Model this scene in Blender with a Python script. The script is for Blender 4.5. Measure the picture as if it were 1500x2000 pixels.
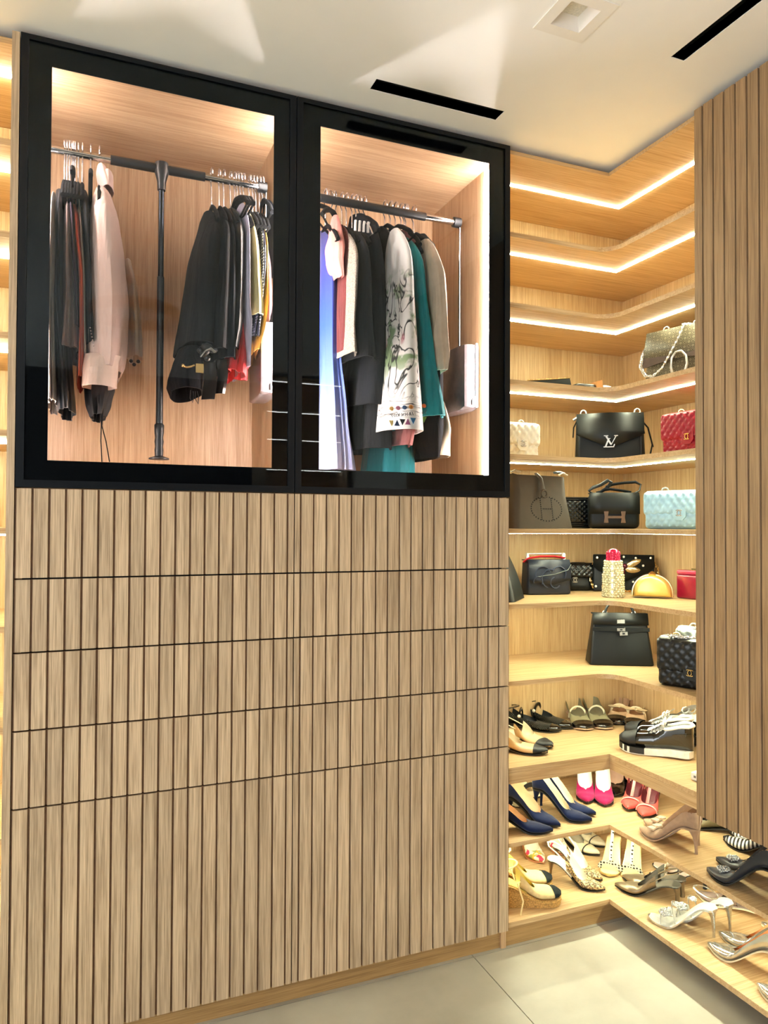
import bpy, bmesh, math, random
from mathutils import Vector, Matrix, Euler
for o in list(bpy.data.objects): bpy.data.objects.remove(o)
sc = bpy.context.scene
C = sc.collection
R_ = math.radians
PI = math.pi
# ------------------------------------------------------------------ camera
CAM = Vector((0.1624, -2.0245, 1.3605)); YAW, PITCH, ROLL, FPX = R_(22.3089), R_(1.0261), R_(0.2297), 1424.41
cd = bpy.data.cameras.new('camera'); cam = bpy.data.objects.new('camera', cd); C.objects.link(cam)
cF = Vector((math.sin(YAW)*math.cos(PITCH), math.cos(YAW)*math.cos(PITCH), math.sin(PITCH)))
cR = Vector((math.cos(YAW), -math.sin(YAW), 0)); cU = cR.cross(cF)
cX = cR*math.cos(ROLL)+cU*math.sin(ROLL); cY = cU*math.cos(ROLL)-cR*math.sin(ROLL)
cam.matrix_world = Matrix(((cX.x, cY.x, -cF.x, CAM.x), (cX.y, cY.y, -cF.y, CAM.y), (cX.z, cY.z, -cF.z, CAM.z), (0, 0, 0, 1)))
cd.sensor_fit = 'VERTICAL'; cd.sensor_height = 36; cd.lens = FPX/2000*36; cd.clip_start = .02
sc.camera = cam
# ------------------------------------------------------------------ world, exposure
w = bpy.data.worlds.new('world'); sc.world = w; w.use_nodes = True
w.node_tree.nodes['Background'].inputs[0].default_value = (.93, .98, 1, 1)
w.node_tree.nodes['Background'].inputs[1].default_value = 5.4  # even fill light, let in by the opening added to the left wall
vs = sc.view_settings; vs.view_transform = 'Standard'; vs.look = 'None'; vs.gamma = 1; vs.use_curve_mapping = False
vs.exposure = 0.3
sc.cycles.max_bounces = 6; sc.cycles.diffuse_bounces = 4; sc.cycles.glossy_bounces = 3; sc.cycles.adaptive_threshold = .015; sc.cycles.transparent_max_bounces = 12; sc.cycles.caustics_reflective = False; sc.cycles.caustics_refractive = False
LED_SHELF = ((.93, 1, .72), 115.0)      # strips of the corner shelves: warm yellow
LED_ROBE = ((1, .95, .94), 175.0)      # strips inside the glass wardrobe: rosy white
LED_ROOM = ((1, .97, .9), 24.0)      # strips of the shelves at the other end of the room
# ------------------------------------------------------------------ mesh helpers
class MB:
    def __init__(s): s.v = []; s.f = []
    def add(s, vs, fs):
        n = len(s.v); s.v += [tuple(p) for p in vs]; s.f += [tuple(i+n for i in f) for f in fs]; return s
    def box(s, x0, x1, y0, y1, z0, z1, M=None):
        vs = [Vector((x, y, z)) for z in (z0, z1) for y in (y0, y1) for x in (x0, x1)]
        if M: vs = [M @ p for p in vs]
        return s.add(vs, [(0, 2, 3, 1), (4, 5, 7, 6), (0, 1, 5, 4), (2, 6, 7, 3), (0, 4, 6, 2), (1, 3, 7, 5)])
    def prism(s, poly, z0, z1, M=None):
        n = len(poly)
        a = sum(poly[i][0]*poly[(i+1) % n][1]-poly[(i+1) % n][0]*poly[i][1] for i in range(n))
        if a < 0: poly = poly[::-1]
        vs = [Vector((p[0], p[1], z)) for z in (z0, z1) for p in poly]
        if M: vs = [M @ p for p in vs]
        return s.add(vs, [tuple(range(n))[::-1], tuple(range(n, 2*n))]+[(i, (i+1) % n, n+(i+1) % n, n+i) for i in range(n)])
    def grid(s, rows, closed=False, flip=False):
        m = len(rows[0]); vs = [p for r in rows for p in r]; fs = []
        for i in range(len(rows)-1):
            for j in range(m if closed else m-1):
                q = (i*m+j, i*m+(j+1) % m, (i+1)*m+(j+1) % m, (i+1)*m+j)
                fs.append(q[::-1] if flip else q)
        return s.add(vs, fs)
    def loft(s, rings, caps=True):
        n0 = len(s.v); s.grid(rings, True)
        if caps:
            m = len(rings[0]); k = n0+(len(rings)-1)*m
            s.f.append(tuple(range(n0, n0+m))[::-1]); s.f.append(tuple(range(k, k+m)))
        return s
    def tube(s, pts, r, n=8, closed=False, caps=True, flat=1.0, up=None):
        pts = [Vector(p) for p in pts]; m = len(pts); rings = []; N = None
        for i, p in enumerate(pts):
            if closed: t = pts[(i+1) % m]-pts[i-1]
            else: t = pts[min(i+1, m-1)]-pts[max(i-1, 0)]
            t = t.normalized() if t.length > 1e-9 else Vector((0, 0, 1))
            if up is not None:
                N = Vector(up)-t*t.dot(Vector(up)); N.normalize()
            elif N is None:
                N = Vector((0, 0, 1)) if abs(t.z) < .9 else Vector((1, 0, 0)); N = (N-t*N.dot(t)).normalized()
            else: N = (N-t*N.dot(t)).normalized()
            B = t.cross(N); rr = r[i] if isinstance(r, (list, tuple)) else r
            rings.append([p+N*(rr*flat*math.cos(2*PI*k/n))+B*(rr*math.sin(2*PI*k/n)) for k in range(n)])
        if closed: rings.append(rings[0]); caps = False
        return s.loft(rings, caps)
    def lathe(s, prof, n=16, M=None):
        rings = [[(M @ Vector((r*math.cos(2*PI*k/n), r*math.sin(2*PI*k/n), z))) if M else Vector((r*math.cos(2*PI*k/n), r*math.sin(2*PI*k/n), z)) for k in range(n)] for r, z in prof]
        return s.loft(rings)
    def ball(s, c, r, n=8, sx=1, sy=1, sz=1):
        c = Vector(c); m = max(3, n//2)
        rings = [[c+Vector((r*sx*math.sin(PI*(i+.02)/(m+.04))*math.cos(2*PI*k/n), r*sy*math.sin(PI*(i+.02)/(m+.04))*math.sin(2*PI*k/n), -r*sz*math.cos(PI*(i+.02)/(m+.04)))) for k in range(n)] for i in range(m+1)]
        return s.loft(rings)
    def xf(s, M): s.v = [tuple(M @ Vector(p)) for p in s.v]; return s
    def mesh(s, name, mat, smooth=None):
        me = bpy.data.meshes.new(name); me.from_pydata(s.v, [], s.f)
        if mat: me.materials.append(mat)
        if smooth is not None:
            me.polygons.foreach_set('use_smooth', [True]*len(me.polygons)); me.set_sharp_from_angle(angle=R_(smooth))
        me.update(); return me
    def build(s, name, mat, parent=None, smooth=None):
        return put(name, s.mesh(name, mat, smooth), parent)
def put(name, me, parent=None, M=None):
    o = bpy.data.objects.new(name, me); C.objects.link(o)
    if parent: o.parent = parent
    if M is not None: o.matrix_basis = M
    return o
def tag(o, label, cat, group=None):
    o['label'] = label; o['category'] = cat
    if group: o['group'] = group
    return o
def thing(name, label, cat, loc=(0, 0, 0), rz=0, group=None):
    o = bpy.data.objects.new(name, None); C.objects.link(o); o.empty_display_size = .05
    o.location = loc; o.rotation_euler = (0, 0, rz); return tag(o, label, cat, group)
def struct(name, mb, mat, parent=None, smooth=None):
    o = mb.build(name, mat, parent, smooth)
    if not parent: o['kind'] = 'structure'
    return o
# ------------------------------------------------------------------ materials
MATS = {}
def lin(c):
    if isinstance(c, str): c = tuple(int(c[i:i+2], 16)/255 for i in (0, 2, 4))
    return tuple(x/12.92 if x <= .04045 else ((x+.055)/1.055)**2.4 for x in c)+(1,)
class NT:
    def __init__(s, name):
        s.m = bpy.data.materials.new(name); s.m.use_nodes = True; s.t = s.m.node_tree; s.n = s.t.nodes; s.b = s.n['Principled BSDF']
    def node(s, typ, **kw):
        n = s.n.new(typ)
        for k, v in kw.items(): setattr(n, k, v)
        return n
    def link(s, a, b): s.t.links.new(a, b)
    def ramp(s, stops, src):
        r = s.node('ShaderNodeValToRGB'); e = r.color_ramp.elements
        while len(e) < len(stops): e.new(.5)
        for el, (p, c) in zip(e, stops): el.position = p; el.color = c
        s.link(src, r.inputs[0]); return r.outputs[0]
    def math(s, op, a, b=None):
        m = s.node('ShaderNodeMath', operation=op)
        for i, x in enumerate((a, b)):
            if x is None: continue
            if isinstance(x, (int, float)): m.inputs[i].default_value = x
            else: s.link(x, m.inputs[i])
        return m.outputs[0]
    def bump(s, h, strength=.3, dist=.002):
        b = s.node('ShaderNodeBump'); b.inputs['Strength'].default_value = strength; b.inputs['Distance'].default_value = dist
        s.link(h, b.inputs['Height']); s.link(b.outputs[0], s.b.inputs['Normal'])
def plain(key, col, rough=.5, metal=0, sheen=0, coat=0, spec=None, noise=None, nscale=60, bump=0, bscale=400):
    if key in MATS: return MATS[key]
    t = NT(key); t.b.inputs['Roughness'].default_value = rough; t.b.inputs['Metallic'].default_value = metal
    t.b.inputs['Base Color'].default_value = lin(col)
    if sheen: t.b.inputs['Sheen Weight'].default_value = sheen; t.b.inputs['Sheen Roughness'].default_value = .4
    if coat: t.b.inputs['Coat Weight'].default_value = coat; t.b.inputs['Coat Roughness'].default_value = .05
    if spec is not None: t.b.inputs['Specular IOR Level'].default_value = spec
    tc = t.node('ShaderNodeTexCoord')
    c = lin(col)
    a = .12 if noise is None else noise
    n = t.node('ShaderNodeTexNoise'); n.inputs['Scale'].default_value = nscale; t.link(tc.outputs['Object'], n.inputs['Vector'])
    t.link(t.ramp([(.3, tuple(x*(1-a) for x in c[:3])+(1,)), (.7, tuple(min(1, x*(1+a)) for x in c[:3])+(1,))], n.outputs['Fac']), t.b.inputs['Base Color'])
    if bump:
        n2 = t.node('ShaderNodeTexNoise'); n2.inputs['Scale'].default_value = bscale; t.link(tc.outputs['Object'], n2.inputs['Vector'])
        t.bump(n2.outputs['Fac'], bump, .001)
    MATS[key] = t.m; return t.m
def fabric(key, col, rough=.85, sheen=.15, noise=.1):
    if key in MATS: return MATS[key]
    m_ = plain(key, col, rough, sheen=sheen, noise=noise, nscale=25, spec=.2); nt = m_.node_tree; b_ = nt.nodes['Principled BSDF']
    tc = nt.nodes.new('ShaderNodeTexCoord'); mp = nt.nodes.new('ShaderNodeMapping'); mp.inputs['Scale'].default_value = (34, 34, 5); n1 = nt.nodes.new('ShaderNodeTexNoise'); n1.inputs['Scale'].default_value = 1; n1.inputs['Detail'].default_value = 3; n1.inputs['Distortion'].default_value = .6
    n2 = nt.nodes.new('ShaderNodeTexNoise'); n2.inputs['Scale'].default_value = 900; mx = nt.nodes.new('ShaderNodeMath'); mx.operation = 'MULTIPLY_ADD'; mx.inputs[1].default_value = .03
    bp = nt.nodes.new('ShaderNodeBump'); bp.inputs['Strength'].default_value = .55; bp.inputs['Distance'].default_value = .014
    for a_, c_ in ((tc.outputs['Object'], mp.inputs[0]), (mp.outputs[0], n1.inputs['Vector']), (tc.outputs['Object'], n2.inputs['Vector']), (n2.outputs['Fac'], mx.inputs[0]), (n1.outputs['Fac'], mx.inputs[2]), (mx.outputs[0], bp.inputs['Height']), (bp.outputs[0], b_.inputs['Normal'])): nt.links.new(a_, c_)
    return m_
def leather(key, col, rough=.38, coat=0, spec=.5): return plain(key, col, rough, coat=coat, spec=spec, noise=.06, nscale=30, bump=.12, bscale=700)
def emit(key, col, power):
    if key in MATS: return MATS[key]
    t = NT(key); t.b.inputs['Base Color'].default_value = (1, 1, 1, 1)
    t.b.inputs['Emission Color'].default_value = tuple(col)+(1,); t.b.inputs['Emission Strength'].default_value = power
    MATS[key] = t.m; return t.m
def oak(key, axis, light, dark, rough=.45, var=.10, streak=1.0):
    """oak veneer with the grain along axis; every object takes its own cut of the veneer"""
    if key in MATS: return MATS[key]
    t = NT(key); t.b.inputs['Roughness'].default_value = rough
    tc = t.node('ShaderNodeTexCoord'); oi = t.node('ShaderNodeObjectInfo')
    off = t.node('ShaderNodeVectorMath', operation='SCALE'); off.inputs[0].default_value = (13.1, 7.7, 5.3); t.link(oi.outputs['Random'], off.inputs['Scale'])
    ad = t.node('ShaderNodeVectorMath', operation='ADD'); t.link(tc.outputs['Object'], ad.inputs[0]); t.link(off.outputs[0], ad.inputs[1])
    def stretched(a, b, scale, det=4, rgh=.6):
        mp = t.node('ShaderNodeMapping'); s = [b, b, b]; s[axis] = a; mp.inputs['Scale'].default_value = s; t.link(ad.outputs[0], mp.inputs['Vector'])
        n = t.node('ShaderNodeTexNoise'); n.inputs['Scale'].default_value = scale; n.inputs['Detail'].default_value = det; n.inputs['Roughness'].default_value = rgh
        n.inputs['Distortion'].default_value = .3
        t.link(mp.outputs[0], n.inputs['Vector']); return n.outputs['Fac']
    fine = stretched(.018, 1, 400*streak, 3, .65); mid = stretched(.03, 1, 110, 4); big = stretched(.12, 1, 14, 3)
    g = t.math('ADD', t.math('MULTIPLY', fine, .48), t.math('ADD', t.math('MULTIPLY', mid, .34), t.math('MULTIPLY', big, .18)))
    L, Dk = lin(light), lin(dark)
    col = t.ramp([(.38, Dk), (.5, tuple((a*.55+b*.45) for a, b in zip(L, Dk))), (.61, L)], g)
    hsv = t.node('ShaderNodeHueSaturation'); t.link(col, hsv.inputs['Color'])
    t.link(t.math('ADD', t.math('MULTIPLY', oi.outputs['Random'], var*2), 1-var), hsv.inputs['Value'])
    t.link(hsv.outputs[0], t.b.inputs['Base Color'])
    t.bump(fine, .12, .001)
    MATS[key] = t.m; return t.m
OAK_V = oak('oak upright grain', 2, 'd2b99a', '8f775c')
OAK_X = oak('oak grain along x', 0, 'd2b388', 'ab8658', var=.03)
OAK_Y = oak('oak grain along y', 1, 'd2b388', 'ab8658', var=.03)
OAK_B = oak('oak back panel', 2, 'd2b488', 'a98557', var=.04)
OAK_K = oak('oak plinth', 0, 'b4905f', '8a683e', var=.03)
OAK_R = oak('oak wardrobe lining', 2, 'd4b28c', 'ab855f', var=.03)
OAK_RX = oak('oak wardrobe lining along x', 0, 'd4b28c', 'ab855f', var=.03)
OAK_D = oak('shaded oak tall cabinet slat', 2, 'ac8d69', '7a5f43', var=.08)  # browner oak, darkened further to stand for the weaker light there
GROOVE_SHADE = plain('groove board with painted shade', '33231a', .7)  # shade of the narrow, deep grooves put into the board colour
GROOVE = plain('dark oak groove board', '6f4f36', .6)
BLACKGAP = plain('black gap', '0a0a0a', .8)
BLACKAL = plain('black aluminium', '060b12', .35, noise=.05, spec=.25)
CHROME = plain('chrome', 'dcdcdc', .12, 1, noise=.02)
GOLD = plain('pale gold metal', 'e2c48a', .2, 1, noise=.04)
BLACKPL = plain('black plastic', '15181c', .4)
GREYPL = plain('grey plastic', '8f8c8c', .4)
def glass():
    t = NT('door glass'); n = t.n; out = n['Material Output']; n.remove(t.b)
    tr = t.node('ShaderNodeBsdfTransparent'); tr.inputs[0].default_value = (.95, .945, .94, 1)
    gl = t.node('ShaderNodeBsdfGlossy'); gl.inputs['Roughness'].default_value = .0; gl.inputs[0].default_value = (.8, .92, 1, 1)
    fr = t.node('ShaderNodeFresnel'); fr.inputs[0].default_value = 1.27
    mx = t.node('ShaderNodeMixShader'); t.link(fr.outputs[0], mx.inputs[0]); t.link(tr.outputs[0], mx.inputs[1]); t.link(gl.outputs[0], mx.inputs[2])
    t.link(mx.outputs[0], out.inputs[0]); return t.m
GLASS = glass()
M_LED_SHELF = emit('led yellow', *LED_SHELF); M_LED_ROBE = emit('led rosy', *LED_ROBE); M_LED_ROOM = emit('led room', *LED_ROOM)
# ================================================================== structure
H = 2.617; W = 1.4331; D = .462; RX = 2.2958; FX = 1.8461; FY = .02; YB = .56; YR = -4.4; XL = -1.45
CEIL = plain('white ceiling paint', 'f8f6f1', .9, noise=.01, nscale=8)
WALLP = plain('white wall paint', 'e2ddd2', .9, noise=.01, nscale=8)
kz = (2.617-1.3605)/(2.6-1.3605)
def cz_(x0, x1, y0, y1): return (.1624+(x0-.1624)*kz, .1624+(x1-.1624)*kz, -2.0245+(y0+2.0245)*kz, -2.0245+(y1+2.0245)*kz)
SLOTS = [cz_(*q) for q in [(.900, 1.312, -.160, -.108), (1.582, 1.627, -1.02, -.548)]]   # linear air slots in the ceiling
LX0, LX1, LY0, LY1 = cz_(1.211, 1.297, -.622, -.534)                      # square recessed downlight
def ceiling():
    xs = sorted({XL, RX+.03, LX0, LX1}|{v for s in SLOTS for v in s[:2]}); ys = sorted({YR, YB+.03, LY0, LY1}|{v for s in SLOTS for v in s[2:]})
    holes = SLOTS+[(LX0, LX1, LY0, LY1)]; m = MB()
    for i in range(len(xs)-1):
        for j in range(len(ys)-1):
            cx, cy = (xs[i]+xs[i+1])/2, (ys[j]+ys[j+1])/2
            if any(a < cx < b and c < cy < d for a, b, c, d in holes): continue
            m.box(xs[i], xs[i+1], ys[j], ys[j+1], H, H+.03)
    o = struct('ceiling', m, CEIL)
    for a, b, c, d in SLOTS:
        m = MB(); m.box(a-.004, a, c-.004, d+.004, H+.002, H+.1); m.box(b, b+.004, c-.004, d+.004, H+.002, H+.1)
        m.box(a, b, c-.004, c, H+.002, H+.1); m.box(a, b, d, d+.004, H+.002, H+.1); m.box(a-.004, b+.004, c-.004, d+.004, H+.1, H+.104)
        m.build('air_slot', BLACKGAP, o)
    return o
ceiling()
m = MB(); m.box(XL, RX+.03, YR, YB+.03, -.06, -.006)
GROUT = plain('pale grout', 'cfcabc', .9)
fl = struct('floor', m, GROUT)
def tile_mat():
    t = NT('concrete look porcelain tile'); t.b.inputs['Roughness'].default_value = .42
    tc = t.node('ShaderNodeTexCoord'); oi = t.node('ShaderNodeObjectInfo')
    off = t.node('ShaderNodeVectorMath', operation='SCALE'); off.inputs[0].default_value = (3.1, 7.7, 0); t.link(oi.outputs['Random'], off.inputs['Scale'])
    ad = t.node('ShaderNodeVectorMath', operation='ADD'); t.link(tc.outputs['Object'], ad.inputs[0]); t.link(off.outputs[0], ad.inputs[1])
    n = t.node('ShaderNodeTexNoise'); n.inputs['Scale'].default_value = 2.6; n.inputs['Detail'].default_value = 6; n.inputs['Roughness'].default_value = .6; t.link(ad.outputs[0], n.inputs['Vector'])
    t.link(t.ramp([(.3, lin('a19b8c')), (.5, lin('b0aa9b')), (.7, lin('bcb7a8'))], n.outputs['Fac']), t.b.inputs['Base Color'])
    return t.m
TILE = tile_mat(); tw = 1.2; tm = None
m = MB(); m.box(.0015, tw-.0015, .0015, tw-.0015, -.006, 0); tm = m.mesh('tile', TILE)
for i in range(-3, 1):
    for j in range(-4, 1):
        x0, y0 = 1.3115+tw*i, .016+tw*j
        x1, y1 = min(x0+tw, RX), min(y0+tw, YB)
        x0c, y0c = max(x0, XL), max(y0, YR)
        if x1-x0c < .02 or y1-y0c < .02: continue
        full = x1-x0c > tw-.01 and y1-y0c > tw-.01
        if full: me = tm
        else: mm = MB(); mm.box(.0015, x1-x0c-.0015, .0015, y1-y0c-.0015, -.006, 0); me = mm.mesh('tile', TILE)
        o = put('tile', me, fl); o.location = (x0c, y0c, 0)
struct('wall_front', MB().box(XL, RX+.03, YB, YB+.03, -.06, H), WALLP)
struct('wall_right', MB().box(RX, RX+.03, YR, YB, -.06, H), WALLP)
struct('wall_left', MB().box(XL-.03, XL, -1.6, YB, -.06, H).box(XL-.03, XL, YR, -4.1, -.06, H).box(XL-.03, XL, -4.1, -1.6, 2.3, H), WALLP)   # wide unseen opening, added so that world light fills the room
struct('wall_rear', MB().box(XL, RX+.03, YR-.03, YR, -.06, H), plain('dark panelled wall', '2a2422', .6))
# recessed downlight, switched off
dl = thing('recessed_downlight', 'square white recessed downlight, switched off, in the ceiling', 'downlight', ((LX0+LX1)/2, (LY0+LY1)/2, H))
m = MB(); e = .074; a = .043
for x0, x1, y0, y1 in ((-e, -a, -e, e), (a, e, -e, e), (-a, a, -e, -a), (-a, a, a, e)): m.box(x0, x1, y0, y1, -.003, -.0002)
m.build('trim_plate', plain('white trim plate', 'f0ece4', .6, noise=.01), dl)
m = MB(); b = .034
rings = [[Vector((s*q[0], s*q[1], z)) for q in ((-1, -1), (1, -1), (1, 1), (-1, 1))] for s, z in ((a, -.002), (b, .03))]
m.grid(rings, True, True); m.build('reflector', plain('white reflector', 'efe9e2', .5, noise=.01), dl)
m = MB(); m.box(-b, b, -b, b, .03, .034); m.build('diffuser', plain('downlight diffuser', 'd9d2c2', .35, noise=.12, nscale=220), dl)
# ------------------------------------------------------------------ wardrobe
PIT = .0386; GW = .0054
wd = thing('wardrobe', 'oak built-in wardrobe with black glass doors above fluted drawers', 'wardrobe')
T = .018; zc = 1.468; MX = W/2
MB().box(.0, T, .022, YB-.004, .0, 2.596).build('side_panel', OAK_R, wd)
MB().box(W-T, W, .022, YB-.004, .0, 2.596).build('side_panel', OAK_R, wd)
MB().box(MX-T/2, MX+T/2, .024, YB-.02, .085, 2.576).build('divider_panel', OAK_R, wd)
MB().box(T, W-T, .024, YB-.02, 2.576, 2.596).build('top_panel', OAK_RX, wd)
MB().box(T, W-T, YB-.02, YB-.006, .0, 2.596).build('back_panel', OAK_R, wd)
MB().box(T, MX-T/2, .024, YB-.02, zc-.02, zc).build('compartment_floor', OAK_RX, wd)
MB().box(MX+T/2, W-T, .024, YB-.02, zc-.02, zc).build('compartment_floor', OAK_RX, wd)
MB().box(.0+T, W-T, .03, .046, 0, .068).build('plinth', OAK_K, wd)
m = MB()
for z in (1.2225, 1.0384, .8445, .6521): m.box(T, W-T, .022, .03, z-.02, z+.02)
m.box(MX-.012, MX+.012, .021, .0235, .08, 1.446); m.build('dark_rail', BLACKGAP, wd)
zl = [1.4486, 1.2225, 1.0384, .8445, .6521, .0655]
def fluted(parent, name, x0, x1, z0, z1, centre, mat, back, M=None):
    """front board whose slats stand proud of it; grooves sit at centre +- pitch*(k+.5)"""
    brd = MB().box(x0, x1, .0058, .02, z0, z1).build(name, back, parent)
    k = int((x0-centre)/PIT)-2; cache = {}
    while True:
        a = centre+PIT*(k+.5)-PIT+GW/2; b = a+PIT-GW; k += 1
        if a > x1: break
        a, b = max(a, x0), min(b, x1)
        if b-a < .004: continue
        key = round(b-a, 4)
        if key not in cache:
            h = z1-z0; ww = b-a; c = .0007
            s = MB(); s.loft([[Vector((x, y, z)) for x, y in ((0, .0058), (0, c), (c, 0), (ww-c, 0), (ww, c), (ww, .0058))] for z in (0, h)])
            s.f = [f[::-1] for f in s.f]; cache[key] = s.mesh('slat', mat)
        o = put('slat', cache[key], brd); o.location = (a, 0, z0)
    return brd
g = .0022
for r in range(5):
    for x0, x1 in ((.001, MX-g*.7), (MX+g*.7, W-.0005)):
        fluted(wd, 'drawer' if r < 4 else 'door', x0, x1, zl[r+1]+(g if r < 4 else 0), zl[r]-(g if r else 0), MX, OAK_V, GROOVE)
# glass doors
PAINT = plain('black back-painted glass border', '03070c', .6, noise=.02, spec=.03)
ap = [(.0732, .6515), (.7905, 1.3588)]
for i, (x0, x1) in enumerate(((.0015, MX-.0012), (MX+.0012, W-.001))):
    z0, z1 = 1.4520, 2.597; rw = .0185; m = MB()
    for q in ((x0, x0+rw, z0, z1), (x1-rw, x1, z0, z1), (x0+rw, x1-rw, z0, z0+rw), (x0+rw, x1-rw, z1-rw*.7, z1)): m.box(q[0], q[1], -.001, .0215, q[2], q[3])
    d = m.build('glass_door', BLACKAL, wd)
    MB().box(x0+rw, x1-rw, .0035, .0065, z0+rw, z1-rw*.7).build('glass_pane', GLASS, d)
    a, b = ap[i]; c0, c1 = 1.5215, 2.5295; m = MB()
    for q in ((x0+rw, a, z0+rw, z1-rw*.7), (b, x1-rw, z0+rw, z1-rw*.7), (a, b, z0+rw, c0), (a, b, c1, z1-rw*.7)): m.box(q[0], q[1], .00662, .0095, q[2], q[3])
    m.build('black_border', PAINT, d)
for x, s in ((T, 1), (MX-T/2, -1), (MX+T/2, 1), (W-T, -1)):
    xa, xb = (x, x+.008) if s > 0 else (x-.008, x)
    MB().box(xa, xb, .115, .122, zc+.01, 2.57).build('led_strip', M_LED_ROBE, wd)
MB().box(-.0185, -.0006, .0, YB-.004, 0, 2.596).build('side_post', OAK_V, wd)
# ------------------------------------------------------------------ corner shelf unit
cs = thing('corner_shelf_unit', 'lit oak corner shelf unit of bags and shoes beside the wardrobe', 'shelf unit', (W, 0, 0))
def P3(o):   # children built in world coordinates
    o.location = tuple(-v for v in o.parent.location); return o
Z8, Z9, Z10 = .5738, .3318, .0777
YE = -.4045         # the tall cabinet's side closes the right wing here
YW = -1.72          # the low shoe shelves run on under the tall cabinet
P3(MB().box(W+.0005, RX-.012, D, D+.012, .0, 2.596).build('back_panel', OAK_B, cs))
P3(MB().box(RX-.0118, RX-.001, YE, D+.012, .52, 2.596).build('back_panel', OAK_B, cs))
P3(MB().box(RX-.0118, RX-.001, YW, D+.012, .06, .519).build('back_panel', OAK_B, cs))
def lpoly(x0, x1, yf, yb, xf, ye, r=0):
    inner = [(xf, yf)] if not r else [(xf-r+r*math.sin(t), yf-r+r*math.cos(t)) for t in [PI/2*k/10 for k in range(11)]]
    return [(x0, yb), (x0, yf)]+inner+[(xf, ye), (x1, ye), (x1, yb)]
def led_l(parent, z, x0, yl, xl, ye, mat, wd_=.008, th=.0022):
    p = [(x0, yl), (xl, yl), (xl, ye), (xl+wd_, ye), (xl+wd_, yl+wd_), (x0, yl+wd_)]
    o = MB().prism(p, z-th, z-.0003).build('led_strip', mat, parent); o.location = tuple(-v for v in cs.location); return o
SU = [2.5834, 2.3188, 2.0837, 1.828, 1.5812, 1.3344, 1.0859, .8331]; ST = .0155
b = D-.0005; rx = RX-.0122
for i, z in enumerate(SU):
    pl = lpoly(W+.0006, rx, FY if i == 0 else .038, b, FX if i == 0 else 1.8645, YE+.0185, 0 if i == 0 else .07)
    sh = P3(MB().prism(pl, z, 2.596 if i == 0 else z+ST).build('shelf', OAK_X, cs, 30))
    o = led_l(sh, z, W+.0006, .205 if i == 0 else .168, 2.045 if i == 0 else 2.0, YE+.0185, M_LED_SHELF); o.location = (0, 0, 0)
sh = P3(MB().prism(lpoly(W+.0006, rx, FY+.0005, b, FX+.0005, YE+.0185), Z8-ST, Z8).build('shelf', OAK_X, cs))
P3(MB().prism([(W+.0006, FY), (FX-.0002, FY), (FX+.0178, FY+.018), (W+.0006, FY+.018)], Z8-.0515, Z8-ST-.0004).build('fascia', OAK_X, cs))
P3(MB().prism([(FX, FY-.0002), (FX, YE+.0185), (FX+.018, YE+.0185), (FX+.018, FY+.0178)], Z8-.0515, Z8-ST-.0004).build('fascia', OAK_Y, cs))
o = led_l(sh, Z8-ST, W+.0006, .168, 2.0, YE+.0185, M_LED_SHELF); o.location = (0, 0, 0)
sh = P3(MB().prism(lpoly(W+.0006, rx, FY, b, FX, YW), Z9-.014, Z9).build('shelf', OAK_X, cs))
o = led_l(sh, Z9-.014, W+.0006, .168, 2.0, YW+.01, M_LED_SHELF); o.location = (0, 0, 0)
sh = P3(MB().prism(lpoly(W+.0006, rx, FY, b, FX, YW), Z10-.016, Z10).build('shelf', OAK_X, cs))
P3(MB().box(W+.0006, rx, .03, .046, 0, Z10-.0165).build('plinth', OAK_K, cs))
# ------------------------------------------------------------------ tall fluted cabinet of the right wing
tc_ = thing('tall_cabinet', 'tall wall-hung oak cabinet with fluted doors at the right edge', 'cabinet', (FX, -.386, .52))
def Q3(o): o.location = tuple(-v for v in o.parent.location); return o
Q3(MB().box(FX, RX-.001, YE, -.3865, .5205, 2.596).build('side_panel', OAK_V, tc_))
Q3(MB().box(FX+.002, RX-.001, YW, YE-.0005, .5205, .54).build('bottom_panel', OAK_V, tc_))
Q3(MB().box(FX+.002, RX-.001, YW, YE-.0005, 2.578, 2.596).build('top_panel', OAK_V, tc_))
Q3(MB().box(FX, RX-.001, YW-.018, YW, .0, 2.596).build('side_panel', OAK_V, tc_))
def rot_front(x_plane):   # local (x along front, y depth) -> world: front faces -X
    return Matrix(((0, 1, 0, x_plane), (-1, 0, 0, 0), (0, 0, 1, 0), (0, 0, 0, 1)))
yd = -.3862
for wdt in (.645, .655):
    dd = fluted(tc_, 'door', 0, wdt, .5185-.52, 2.596-.52, -.0005+PIT*.5+.0315-PIT, OAK_D, GROOVE_SHADE)
    dd.matrix_basis = Matrix.Translation((-.0205, yd+.386, 0)) @ Matrix(((0, 1, 0, 0), (-1, 0, 0, 0), (0, 0, 1, 0), (0, 0, 0, 1)))
    yd -= wdt+.003
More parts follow.
